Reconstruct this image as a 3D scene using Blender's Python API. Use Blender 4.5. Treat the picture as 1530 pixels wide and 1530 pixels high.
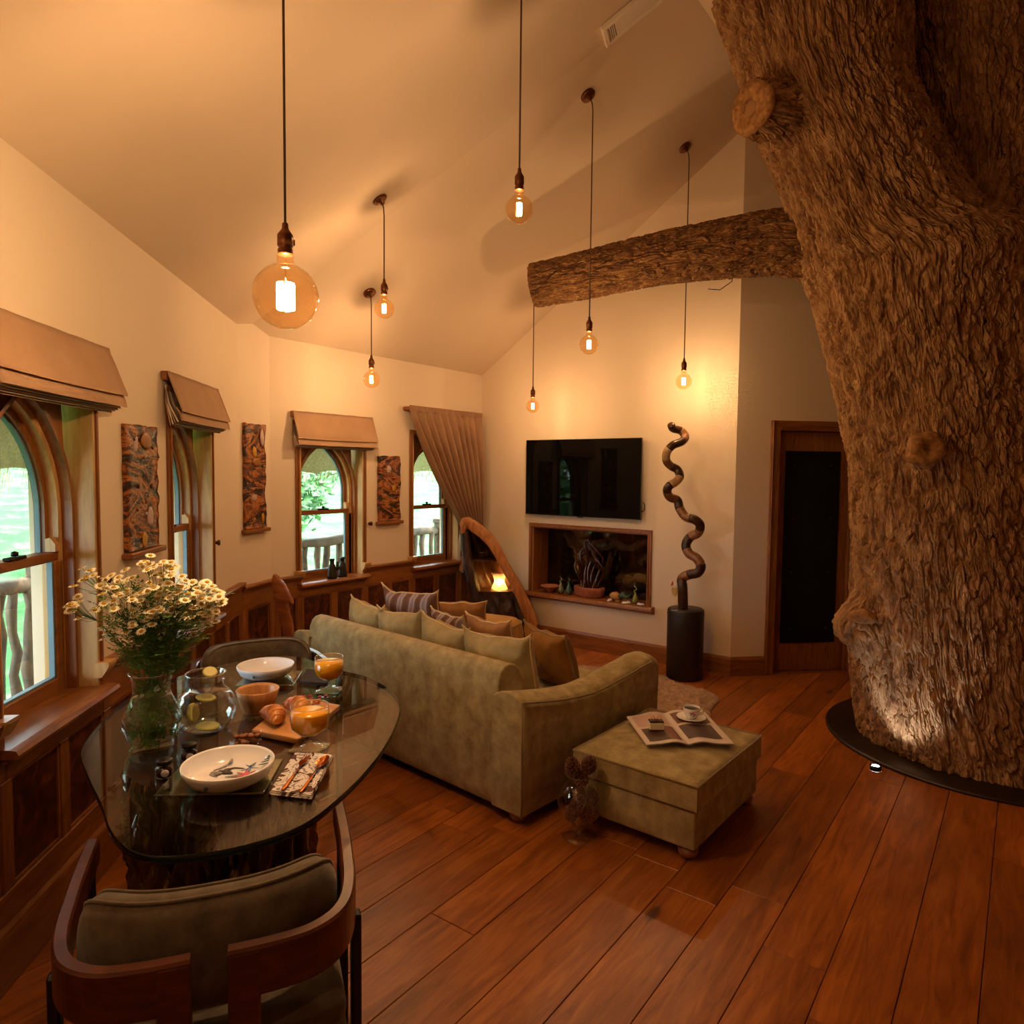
import bpy, bmesh, math, random
from mathutils import Vector, Matrix, noise
R = math.radians
random.seed(7)
for o in list(bpy.data.objects): bpy.data.objects.remove(o)
scene = bpy.context.scene
COL = scene.collection

# ------------------------------------------------------------------ camera
FPX, CXY, EYE = 1040.0, 765.0, 1.65
YAW, PITCH, ROLL = R(36.5), R(-3.36), R(0.6)
fwd = Vector((math.cos(YAW)*math.cos(PITCH), math.sin(YAW)*math.cos(PITCH), math.sin(PITCH)))
r0 = Vector((math.sin(YAW), -math.cos(YAW), 0)); u0 = r0.cross(fwd)
rgt = math.cos(ROLL)*r0 + math.sin(ROLL)*u0
upv = -math.sin(ROLL)*r0 + math.cos(ROLL)*u0
CAM = Vector((0, 0, EYE))
cd = bpy.data.cameras.new('camera'); cd.sensor_width = 36; cd.lens = FPX/1530*36; cd.clip_start = .02; cd.clip_end = 300
cam = bpy.data.objects.new('camera', cd); COL.objects.link(cam)
M = Matrix.Identity(4)
for i, v in enumerate((rgt, upv, -fwd)):
    for k in range(3): M[k][i] = v[k]
M.translation = CAM
cam.matrix_world = M
scene.camera = cam
FH = Vector((math.cos(YAW), math.sin(YAW), 0)); RH = Vector((math.sin(YAW), -math.cos(YAW), 0))

# ------------------------------------------------------------------ world, exposure
scene.view_settings.view_transform = 'Standard'
scene.view_settings.look = 'None'
scene.view_settings.gamma = 1.0
scene.view_settings.exposure = 1.2
scene.view_settings.use_curve_mapping = False
try: scene.cycles.caustics_reflective = False; scene.cycles.caustics_refractive = False
except Exception: pass
W = bpy.data.worlds.new('sky'); scene.world = W; W.use_nodes = True
bg = W.node_tree.nodes['Background']
bg.inputs[0].default_value = (.80, .91, 1.0, 1); bg.inputs[1].default_value = 6.5
sl = bpy.data.lights.new('sun_offscreen', 'SUN'); sl.energy = 5.0; sl.angle = R(1.5); sl.color = (1, .96, .88)
so = bpy.data.objects.new('sun_offscreen', sl); COL.objects.link(so); so.rotation_euler = Vector((-1, .06, -1.15)).to_track_quat('-Z', 'Y').to_euler()
BULB_W, BIG_W = 11.0, 24.0
BULB_COL = (1.0, .685, .43)

# pixel -> place helpers (distance always comes from the plane that carries the thing)
def ray(px, py): return fwd + (px-CXY)/FPX*rgt - (py-CXY)/FPX*upv
def gp(px, py, z=0.0):
    d = ray(px, py); return CAM + d*((z-EYE)/d.z)
def pl(px, py, n, p):
    d = ray(px, py); n = Vector(n); return CAM + d*(n.dot(Vector(p)-CAM)/n.dot(d))
def dp(px, py, depth):                     # point on the upright plane 'depth' metres ahead
    return pl(px, py, FH, FH*depth)

# ------------------------------------------------------------------ materials
def lin(c): return tuple((x/12.92 if x <= .04045 else ((x+.055)/1.055)**2.4) for x in c)
def rgb(r, g, b): return lin((r/255, g/255, b/255)) + (1,)
MATS = {}
def newmat(name):
    m = bpy.data.materials.new(name); m.use_nodes = True
    nt = m.node_tree; MATS[name] = m
    return m, nt, nt.nodes['Principled BSDF']
def N(nt, t, **kw):
    n = nt.nodes.new(t)
    for k, v in kw.items():
        if k.startswith('i_'):
            key = k[2:]; key = int(key) if key.isdigit() else key
            n.inputs[key].default_value = v
        else: setattr(n, k, v)
    return n
def ramp(nt, stops):
    n = nt.nodes.new('ShaderNodeValToRGB'); e = n.color_ramp.elements
    while len(e) > 1: e.remove(e[-1])
    e[0].position, e[0].color = stops[0]
    for p, c in stops[1:]:
        x = e.new(p); x.color = c
    return n
def coords(nt, scale=(1, 1, 1), kind='Object', rnd=0.0):
    tc = N(nt, 'ShaderNodeTexCoord'); mp = N(nt, 'ShaderNodeMapping'); mp.inputs['Scale'].default_value = scale
    src = tc.outputs[kind]
    if rnd:
        oi = N(nt, 'ShaderNodeObjectInfo'); mu = N(nt, 'ShaderNodeMath', operation='MULTIPLY', i_1=rnd)
        nt.links.new(oi.outputs['Random'], mu.inputs[0])
        va = N(nt, 'ShaderNodeVectorMath', operation='ADD')
        nt.links.new(src, va.inputs[0]); nt.links.new(mu.outputs[0], va.inputs[1]); src = va.outputs[0]
    nt.links.new(src, mp.inputs['Vector'])
    return mp.outputs[0]
def plain(name, col, rough=.5, metal=0, spec=.5, bump=0, bscale=60, var=0, vscale=6, coat=0, sheen=0, emit=None, es=1):
    m, nt, b = newmat(name)
    b.inputs['Base Color'].default_value = col; b.inputs['Roughness'].default_value = rough
    b.inputs['Metallic'].default_value = metal; b.inputs['Specular IOR Level'].default_value = spec
    b.inputs['Coat Weight'].default_value = coat; b.inputs['Sheen Weight'].default_value = sheen
    if emit: b.inputs['Emission Color'].default_value = emit; b.inputs['Emission Strength'].default_value = es
    if var:
        c = coords(nt); n = N(nt, 'ShaderNodeTexNoise', i_Scale=vscale, i_Detail=5.0)
        nt.links.new(c, n.inputs['Vector'])
        d = tuple(x*(1-var) for x in col[:3])+(1,); l = tuple(min(1, x*(1+var)) for x in col[:3])+(1,)
        r = ramp(nt, [(.3, d), (.7, l)]); nt.links.new(n.outputs['Fac'], r.inputs[0]); nt.links.new(r.outputs[0], b.inputs['Base Color'])
    if bump:
        c = coords(nt); n = N(nt, 'ShaderNodeTexNoise', i_Scale=bscale, i_Detail=4.0)
        nt.links.new(c, n.inputs['Vector']); bp = N(nt, 'ShaderNodeBump', i_Strength=bump, i_Distance=.01)
        nt.links.new(n.outputs['Fac'], bp.inputs['Height']); nt.links.new(bp.outputs[0], b.inputs['Normal'])
    return m
def wood(name, dark, mid, light, scale=(1, 14, 14), rough=.4, rnd=0.0, knots=False, spec=.5, bump=.15, nscale=2.2, bright=0.0, coat=0.0):
    m, nt, b = newmat(name)
    c = coords(nt, scale, rnd=rnd)
    n = N(nt, 'ShaderNodeTexNoise', i_Scale=nscale, i_Detail=7.0, i_Roughness=.62, i_Distortion=1.1)
    nt.links.new(c, n.inputs['Vector'])
    r = ramp(nt, [(.28, dark), (.5, mid), (.74, light)]); nt.links.new(n.outputs['Fac'], r.inputs[0])
    out = r.outputs[0]
    if knots:
        c2 = coords(nt, (.9, 2.3, 1), rnd=rnd)
        v = N(nt, 'ShaderNodeTexVoronoi', i_Scale=1.1); nt.links.new(c2, v.inputs['Vector'])
        kr = ramp(nt, [(.0, (.08, .08, .08, 1)), (.035, (.15, .15, .15, 1)), (.07, (1, 1, 1, 1))]); nt.links.new(v.outputs['Distance'], kr.inputs[0])
        mx = N(nt, 'ShaderNodeMix', data_type='RGBA', blend_type='MULTIPLY', i_0=.8)
        nt.links.new(out, mx.inputs[6]); nt.links.new(kr.outputs[0], mx.inputs[7]); out = mx.outputs[2]
        c3 = coords(nt, (1.2, 3, 1), rnd=rnd); n3 = N(nt, 'ShaderNodeTexNoise', i_Scale=1.6, i_Detail=3.0); nt.links.new(c3, n3.inputs['Vector'])
        r3 = ramp(nt, [(.3, (.62, .58, .55, 1)), (.65, (1, 1, 1, 1))]); nt.links.new(n3.outputs['Fac'], r3.inputs[0])
        m3 = N(nt, 'ShaderNodeMix', data_type='RGBA', blend_type='MULTIPLY', i_0=.9)
        nt.links.new(out, m3.inputs[6]); nt.links.new(r3.outputs[0], m3.inputs[7]); out = m3.outputs[2]
    if rnd:
        oi = N(nt, 'ShaderNodeObjectInfo'); mr = N(nt, 'ShaderNodeMapRange', i_3=1-bright, i_4=1+bright)
        nt.links.new(oi.outputs['Random'], mr.inputs[0])
        hs = N(nt, 'ShaderNodeHueSaturation'); nt.links.new(mr.outputs[0], hs.inputs['Value']); nt.links.new(out, hs.inputs['Color']); out = hs.outputs[0]
    nt.links.new(out, b.inputs['Base Color'])
    b.inputs['Roughness'].default_value = rough; b.inputs['Specular IOR Level'].default_value = spec; b.inputs['Coat Weight'].default_value = coat
    b.inputs['Coat Roughness'].default_value = .25
    if bump:
        bp = N(nt, 'ShaderNodeBump', i_Strength=bump, i_Distance=.004); nt.links.new(n.outputs['Fac'], bp.inputs['Height']); nt.links.new(bp.outputs[0], b.inputs['Normal'])
    return m
def glassy(name, tint=(1, 1, 1, 1), ior=1.45, rough=0.0, refl=1.0, floor_refl=0.0):
    # thin clear sheet: transparent with a fresnel reflection
    m = bpy.data.materials.new(name); m.use_nodes = True; nt = m.node_tree; MATS[name] = m
    nt.nodes.remove(nt.nodes['Principled BSDF']); out = nt.nodes['Material Output']
    t = N(nt, 'ShaderNodeBsdfTransparent', i_0=tint); g = N(nt, 'ShaderNodeBsdfGlossy', i_Roughness=rough)
    g.inputs['Color'].default_value = (refl, refl, refl, 1)
    f0 = max(((ior-1)/(ior+1))**2, floor_refl); mx = N(nt, 'ShaderNodeMixShader')
    lw = N(nt, 'ShaderNodeLayerWeight', i_Blend=.5); pw = N(nt, 'ShaderNodeMath', operation='POWER', i_1=4.5)
    nt.links.new(lw.outputs['Facing'], pw.inputs[0]); mr = N(nt, 'ShaderNodeMapRange', i_3=f0); nt.links.new(pw.outputs[0], mr.inputs[0]); nt.links.new(mr.outputs[0], mx.inputs[0])
    nt.links.new(t.outputs[0], mx.inputs[1]); nt.links.new(g.outputs[0], mx.inputs[2]); nt.links.new(mx.outputs[0], out.inputs[0])
    return m
def fabric(name, c1, c2, rough=.9, scale=7, weave=350, sheen=.3, bump=.25, detail=6.0):
    m, nt, b = newmat(name)
    c = coords(nt); n = N(nt, 'ShaderNodeTexNoise', i_Scale=scale, i_Detail=detail, i_Roughness=.65); nt.links.new(c, n.inputs['Vector'])
    r = ramp(nt, [(.32, c1), (.68, c2)]); nt.links.new(n.outputs['Fac'], r.inputs[0]); nt.links.new(r.outputs[0], b.inputs['Base Color'])
    b.inputs['Roughness'].default_value = rough; b.inputs['Sheen Weight'].default_value = sheen; b.inputs['Specular IOR Level'].default_value = .2
    n2 = N(nt, 'ShaderNodeTexNoise', i_Scale=weave, i_Detail=2.0); nt.links.new(c, n2.inputs['Vector'])
    bp = N(nt, 'ShaderNodeBump', i_Strength=bump, i_Distance=.003); nt.links.new(n2.outputs['Fac'], bp.inputs['Height']); nt.links.new(bp.outputs[0], b.inputs['Normal'])
    return m

plain('plaster', rgb(226, 206, 182), .85, spec=.2)
plain('plaster_ceiling', rgb(210, 188, 162), .9, spec=.1, bump=.012, bscale=70)
wood('oak_trim', rgb(104, 57, 21), rgb(136, 80, 33), rgb(160, 100, 45), (1.6, 12, 12), .38, rnd=9.0, bright=.06)
wood('oak_trim_v', rgb(104, 57, 21), rgb(136, 80, 33), rgb(160, 100, 45), (12, 12, 1.6), .38, rnd=9.0, bright=.06)
wood('oak_pale', rgb(168, 122, 70), rgb(196, 152, 96), rgb(208, 166, 110), (12, 12, 1.4), .4, rnd=9.0, bright=.05)
wood('plank', rgb(120, 60, 16), rgb(162, 90, 30), rgb(190, 116, 46), (1.3, 11, 11), .34, rnd=31.0, knots=True, spec=.45, bump=.22, bright=.22)
plain('gap', rgb(40, 20, 10), .9)
# burl panels
m, nt, b = newmat('burl')
c = coords(nt, rnd=13.0); n = N(nt, 'ShaderNodeTexNoise', i_Scale=9.0, i_Detail=7.0, i_Distortion=2.2); nt.links.new(c, n.inputs['Vector'])
r_ = ramp(nt, [(.3, rgb(38, 16, 8)), (.5, rgb(78, 34, 14)), (.7, rgb(116, 56, 22))]); nt.links.new(n.outputs['Fac'], r_.inputs[0]); nt.links.new(r_.outputs[0], b.inputs['Base Color'])
b.inputs['Roughness'].default_value = .35
glassy('pane', (.97, 1, .98, 1))
plain('black_metal', rgb(24, 20, 18), .45, metal=.6)
plain('blue_seal', rgb(108, 134, 150), .6)
plain('dark_leather', rgb(22, 16, 12), .75, spec=.15, bump=.2, bscale=120)
plain('brass_dark', rgb(92, 60, 34), .35, metal=.85)

# ------------------------------------------------------------------ mesh helpers
class MB:
    def __init__(s): s.v = []; s.f = []; s.sm = []
    def add(s, vs, fs, smooth=False, mat=None):
        o = len(s.v)
        s.v += [tuple(mat @ Vector(p)) if mat else tuple(p) for p in vs]
        for f in fs: s.f.append(tuple(i+o for i in f)); s.sm.append(smooth)
        return s
    def box(s, x0, x1, y0, y1, z0, z1, mat=None):
        vs = [(x, y, z) for z in (z0, z1) for y in (y0, y1) for x in (x0, x1)]
        return s.add(vs, [(0, 2, 3, 1), (4, 5, 7, 6), (0, 1, 5, 4), (2, 6, 7, 3), (0, 4, 6, 2), (1, 3, 7, 5)], mat=mat)
    def cbox(s, x0, x1, y0, y1, z0, z1, c=.004, mat=None):     # box with chamfered edges
        b_ = bmesh.new(); bmesh.ops.create_cube(b_, size=1)
        for v in b_.verts: v.co = Vector(((x0+x1)/2+v.co.x*(x1-x0), (y0+y1)/2+v.co.y*(y1-y0), (z0+z1)/2+v.co.z*(z1-z0)))
        bmesh.ops.bevel(b_, geom=list(b_.edges), offset=c, segments=1, affect='EDGES')
        return s.bm(b_, mat=mat)
    def bm(s, b_, smooth=False, mat=None):
        b_.verts.index_update()
        s.add([v.co[:] for v in b_.verts], [[v.index for v in f.verts] for f in b_.faces], smooth, mat); b_.free(); return s
    def prism(s, poly, d0, d1, axis='z', smooth=False, mat=None):
        n = len(poly)
        def P(p, d): return {'z': (p[0], p[1], d), 'y': (p[0], d, p[1]), 'x': (d, p[0], p[1])}[axis]
        vs = [P(p, d0) for p in poly]+[P(p, d1) for p in poly]
        fs = [tuple(range(n-1, -1, -1)), tuple(range(n, 2*n))]+[(i, (i+1) % n, n+(i+1) % n, n+i) for i in range(n)]
        return s.add(vs, fs, smooth, mat)
    def lathe(s, prof, seg=24, smooth=True, mat=None, cap=True, lobes=0, amp=0):
        vs = []; fs = []
        for (r, z) in prof:
            for k in range(seg):
                a = 2*math.pi*k/seg; q = r*(1+amp*math.cos(lobes*a)) if lobes else r
                vs.append((q*math.cos(a), q*math.sin(a), z))
        for i in range(len(prof)-1):
            for k in range(seg):
                k2 = (k+1) % seg; fs.append((i*seg+k, i*seg+k2, (i+1)*seg+k2, (i+1)*seg+k))
        if cap:
            if prof[0][0] > 1e-6: fs.append(tuple(range(seg-1, -1, -1)))
            if prof[-1][0] > 1e-6: fs.append(tuple((len(prof)-1)*seg+k for k in range(seg)))
        return s.add(vs, fs, smooth, mat)
    def tube(s, pts, rad, seg=8, smooth=True, mat=None, closed=False, cap=True, flat=1.0):
        pts = [Vector(p) for p in pts]; n = len(pts)
        rads = rad if isinstance(rad, (list, tuple)) else [rad]*n
        vs = []; fs = []; ref = None
        for i in range(n):
            if closed: t = pts[(i+1) % n]-pts[i-1]
            else: t = pts[min(i+1, n-1)]-pts[max(i-1, 0)]
            t.normalize()
            if ref is None:
                ref = Vector((0, 0, 1)) if abs(t.z) < .9 else Vector((1, 0, 0))
            a = (ref - t*ref.dot(t)).normalized(); ref = a; b2 = t.cross(a)
            for k in range(seg):
                w = 2*math.pi*k/seg
                vs.append(tuple(pts[i]+(a*math.cos(w)*flat+b2*math.sin(w))*rads[i]))
        m_ = n if closed else n-1
        for i in range(m_):
            j = (i+1) % n
            for k in range(seg):
                k2 = (k+1) % seg; fs.append((i*seg+k, i*seg+k2, j*seg+k2, j*seg+k))
        if cap and not closed: fs += [tuple(range(seg-1, -1, -1)), tuple((n-1)*seg+k for k in range(seg))]
        return s.add(vs, fs, smooth, mat)
    def grid(s, fn, nu, nv, smooth=True, wrap=False, mat=None):
        vs = [fn(i/nu, j/nv) for j in range(nv+1) for i in range(nu+(0 if wrap else 1))]
        w = nu if wrap else nu+1; fs = []
        for j in range(nv):
            for i in range(nu):
                i2 = (i+1) % w; fs.append((j*w+i, j*w+i2, (j+1)*w+i2, (j+1)*w+i))
        return s.add(vs, fs, smooth, mat)
    def ico(s, c, r, sub=2, scale=(1, 1, 1), jit=0, smooth=True, seed=0):
        b_ = bmesh.new(); bmesh.ops.create_icosphere(b_, subdivisions=sub, radius=1)
        for v in b_.verts:
            k = 1+jit*noise.noise(v.co*2.3+Vector((seed, seed*1.7, 0))) if jit else 1
            v.co = Vector(c)+Vector((v.co.x*scale[0], v.co.y*scale[1], v.co.z*scale[2]))*r*k
        return s.bm(b_, smooth)
    def mesh(s, name):
        me = bpy.data.meshes.new(name); me.from_pydata(s.v, [], s.f)
        me.polygons.foreach_set('use_smooth', s.sm); me.update(); return me
def obj(name, mb, mat, parent=None, loc=None, rz=None):
    me = mb.mesh(name) if isinstance(mb, MB) else mb
    if mat == 'oak_trim' and isinstance(mb, MB):
        ex = [max(v[k] for v in mb.v)-min(v[k] for v in mb.v) for k in range(3)]
        if ex[2] > max(ex[0], ex[1]): mat = 'oak_trim_v'
    o = bpy.data.objects.new(name, me); COL.objects.link(o)
    if mat and not me.materials: me.materials.append(MATS[mat] if isinstance(mat, str) else mat)
    if parent: o.parent = parent
    if loc is not None: o.location = loc
    if rz: o.rotation_euler.z = rz
    return o
def tag(o, label, cat, group=None):
    o['label'] = label; o['category'] = cat
    if group: o['group'] = group
    return o
def thing(name, label, cat, loc=(0, 0, 0), rz=0, group=None):
    o = bpy.data.objects.new(name, None); COL.objects.link(o); o.empty_display_size = .05
    o.location = loc; o.rotation_euler.z = rz
    return tag(o, label, cat, group)
def struct(name, mb, mat, parent=None, **kw):
    o = obj(name, mb, mat, parent, **kw)
    if parent is None: o['kind'] = 'structure'
    return o
def sbox(name, mat, parent, a, loc=None, c=.003):
    return obj(name, MB().cbox(*a, c=c), mat, parent, loc)
# ------------------------------------------------------------------ room shell
XT, YB = 5.57, 4.52
IL = Vector((2.736, 4.374)); AL = R(42.5); DL = Vector((math.cos(AL), math.sin(AL))); NL = Vector((DL.y, -DL.x))
BC = Vector((3.09, 4.52))
ROOM = [(5.57, 1.89), (5.57, 4.52), (3.09, 4.52), (2.736, 4.374), tuple(IL-DL*6.0), (-2.0, -1.5), (-.5, -3.4), (6.2, -3.4), (7.6, -2.0), (7.6, -.14)]
# ceiling planes z = a + b x + c y
def plane3(p, q, s):
    n = (Vector(q)-Vector(p)).cross(Vector(s)-Vector(p)); return (n.dot(Vector(p))/n.z, -n.x/n.z, -n.y/n.z)
PA = (2.62+.66*4.52, 0, -.66)
nl3 = (NL.x, NL.y, 0)
PB = plane3((IL.x, IL.y, 2.63), pl(0, 205, nl3, (IL.x, IL.y, 0)), pl(902, 65, (0, .66, 1), (0, 4.52, 2.62)))
ZR = 2.62+.66*(4.52-1.71)
PC = (ZR+.18*1.71, 0, -.18)
PLANES = [PA, PB, PC]
def zc(x, y): return min(p[0]+p[1]*x+p[2]*y for p in PLANES)
def clip(poly, f):
    out = []
    for i in range(len(poly)):
        p, q = poly[i], poly[(i+1) % len(poly)]; fp, fq = f(p), f(q)
        if fp >= 0: out.append(p)
        if (fp >= 0) != (fq >= 0):
            t = fp/(fp-fq); out.append((p[0]+(q[0]-p[0])*t, p[1]+(q[1]-p[1])*t))
    return out
mb = MB()
for P in PLANES:
    poly = [tuple(p) for p in ROOM]
    for Q in PLANES:
        if Q is not P: poly = clip(poly, lambda p: (Q[0]-P[0])+(Q[1]-P[1])*p[0]+(Q[2]-P[2])*p[1])
    k = len(poly)
    vs = [(x, y, P[0]+P[1]*x+P[2]*y) for x, y in poly]
    mb.add(vs+[(x, y, z+.12) for x, y, z in vs], [tuple(range(k)), tuple(range(2*k-1, k-1, -1))]+[(i, k+i, k+(i+1) % k, (i+1) % k) for i in range(k)])
struct('ceiling', mb, 'plaster_ceiling')

def wall(name, p0, p1, openings=(), th=.24, mat='plaster'):
    p0 = Vector(p0); p1 = Vector(p1); L = (p1-p0).length; d = (p1-p0)/L; n = Vector((d.y, -d.x))   # n = outwards (ROOM is walked so that outside is on the right)
    us = {0.0, L}
    for o in openings: us |= {o[0], o[1]}
    for i in range(3):
        for j in range(i):
            A_, B_ = PLANES[i], PLANES[j]
            g = lambda p: (A_[0]-B_[0])+(A_[1]-B_[1])*p.x+(A_[2]-B_[2])*p.y
            a, b_ = g(p0), g(p1)
            if a*b_ < 0: us.add(L*a/(a-b_))
    us = sorted(us); m_ = MB()
    for a, b_ in zip(us, us[1:]):
        if b_-a < 1e-5: continue
        mid = (a+b_)/2; segs = [(-.08, None)]
        for o in sorted(openings, key=lambda o: o[2]):
            if o[0] < mid < o[1]:
                lo, _ = segs.pop(); segs += [(lo, o[2]), (o[3], None)]
        for lo, hi in segs:
            vs = []
            for u, v in ((a, 0), (b_, 0), (b_, th), (a, th)):
                q = p0+d*u+n*v; vs.append((q.x, q.y, lo))
            for u, v in ((a, 0), (b_, 0), (b_, th), (a, th)):
                q = p0+d*u+n*v; qi = p0+d*u; vs.append((q.x, q.y, hi if hi is not None else zc(qi.x, qi.y)+.0))
            m_.add(vs, [(3, 2, 1, 0), (4, 5, 6, 7), (0, 1, 5, 4), (1, 2, 6, 5), (2, 3, 7, 6), (3, 0, 4, 7)])
    return struct(name, m_, mat)

# orientation: ROOM listed counter-clockwise?  ensure outside on the right of p0->p1 by walking clockwise
WW, SILL, HEAD = .64, .74, 1.98
def frame_at(p, dirv, inward):          # local frame: x along wall, y outwards (away from room), z up
    X = Vector((dirv[0], dirv[1], 0)); Yv = -Vector((inward[0], inward[1], 0)); Z = Vector((0, 0, 1))
    m_ = Matrix.Identity(4)
    for i, v in enumerate((X, Yv, Z)):
        for k in range(3): m_[k][i] = v[k]
    m_.translation = Vector((p[0], p[1], 0)); return m_
WINL = [-2.355, -.915]; WINB = [3.66, 4.885]
LEND = IL-DL*6.0
# wall_left runs from LEND to IL; outwards = left of that direction => pass reversed points
LL = 6.0
wl_open = [(-t-WW/2, -t+WW/2, SILL, HEAD) for t in WINL]
wall_left = wall('wall_left', IL, LEND, wl_open)
wall_corner = wall('wall_corner', BC, IL)
wall_back = wall('wall_back', (5.57, 4.52), BC, [(5.57-x-WW/2, 5.57-x+WW/2, SILL, HEAD) for x in WINB])
NY0, NY1, NZ0, NZ1 = 2.635, 3.865, .475, 1.115
wall_far = wall('wall_far', (5.57, 1.89), (5.57, 4.52), [(NY0-1.89, NY1-1.89, NZ0, NZ1)])
DU0, DU1, DH = .34, 1.08, 2.03
wall_door = wall('wall_door', (7.6, -.14), (5.57, 1.89), [(2.871-DU1, 2.871-DU0, -.08, DH)])
wall('wall_right', (7.6, -2.0), (7.6, -.14)); wall('wall_right_corner', (6.2, -3.4), (7.6, -2.0)); wall('wall_rear', (-.5, -3.4), (6.2, -3.4))
wall('wall_rear_corner', (-2.0, -1.5), (-.5, -3.4)); wall('wall_entry', LEND, (-2.0, -1.5))

# floor: slab + planks
mb = MB(); mb.prism([(p[0], p[1]) for p in ROOM][::-1], -.08, -.021)
floor = struct('floor', mb, 'gap')
PWD = .209; rows = range(-17, 22)
rnd = random.Random(3)
nplank = 0
dn = Vector((1, 1)).normalized()
for k in rows:
    y0 = .051+PWD*k+.0012; y1 = y0+PWD-.0024
    if y1 < -3.3: continue
    x = -2.2+rnd.uniform(-1.6, 0)
    joints = []
    while x < 7.7:
        L = rnd.uniform(1.35, 2.4); joints.append((x, x+L)); x += L
    for (a, b_) in joints:
        poly = [(a+.0012, y0), (b_-.0012, y0), (b_-.0012, y1), (a+.0012, y1)]
        poly = clip(poly, lambda p: (Vector(p)-IL).dot(NL)-.004)
        poly = clip(poly, lambda p: 4.515-p[1]) if poly else poly
        if poly and y1 > 4.3: poly = clip(poly, lambda p: (p[0]-2.736)*.385-(p[1]-4.374)*.923)
        if poly: poly = clip(poly, (lambda p: 5.566-p[0]) if y0 > 1.85 else (lambda p: 7.456-p[0]-p[1]))
        if poly: poly = clip(poly, lambda p: p[0]+1.95)
        if poly: poly = clip(poly, lambda p: 7.59-p[0])
        if len(poly) < 3: continue
        cx = sum(p[0] for p in poly)/len(poly); cy = sum(p[1] for p in poly)/len(poly)
        dz = rnd.uniform(-.0008, .0)
        n_ = len(poly); c_ = .0016
        ins = []
        for p in poly:
            ins.append((p[0]+(c_ if p[0] < cx else -c_), p[1]+(c_ if p[1] < cy else -c_)))
        vs = [(p[0]-cx, p[1]-cy, -.02) for p in poly]+[(p[0]-cx, p[1]-cy, dz-.0016) for p in poly]+[(p[0]-cx, p[1]-cy, dz) for p in ins]
        fs = [tuple(range(2*n_, 3*n_))]+[(i, (i+1) % n_, n_+(i+1) % n_, n_+i) for i in range(n_)]+[(n_+i, n_+(i+1) % n_, 2*n_+(i+1) % n_, 2*n_+i) for i in range(n_)]
        obj('plank', MB().add(vs, fs), 'plank', floor, (cx, cy, 0)); nplank += 1
print('planks', nplank)

# ------------------------------------------------------------------ windows
def gothic(w, zs, za, n=10):
    # right half of a pointed arch: from (w,zs) to (0,za); centre on spring line
    h = za-zs; Rr = (w*w+h*h)/(2*w); cx = w-Rr
    a1 = math.atan2(h, -cx)
    return [(cx+Rr*math.cos(a1*i/n), zs+Rr*math.sin(a1*i/n)) for i in range(n+1)]
def arch_poly(w, z0, zs, za, n=10):
    g = gothic(w, zs, za, n); return [(w, z0)]+g+[(-x, z) for x, z in g[::-1][1:]]+[(-w, z0)]
def ring(outer, inner, y0, y1):
    # strip between two open outlines with the same number of points, thickness y0..y1
    n = len(outer); vs = [(p[0], y, p[1]) for y in (y0, y1) for p in outer]+[(p[0], y, p[1]) for y in (y0, y1) for p in inner]
    O0, O1, I0, I1 = 0, n, 2*n, 3*n; fs = []
    for i in range(n-1):
        fs += [(O0+i, O0+i+1, I0+i+1, I0+i), (O1+i+1, O1+i, I1+i, I1+i+1), (I0+i, I0+i+1, I1+i+1, I1+i), (O0+i+1, O0+i, O1+i, O1+i+1)]
    fs += [(O0, I0, I1, O1), (O0+n-1, O1+n-1, I1+n-1, I0+n-1)]
    return MB().add(vs, fs)
def fit(mb, M_): mb.v = [tuple(M_ @ Vector(p)) for p in mb.v]; return mb
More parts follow.
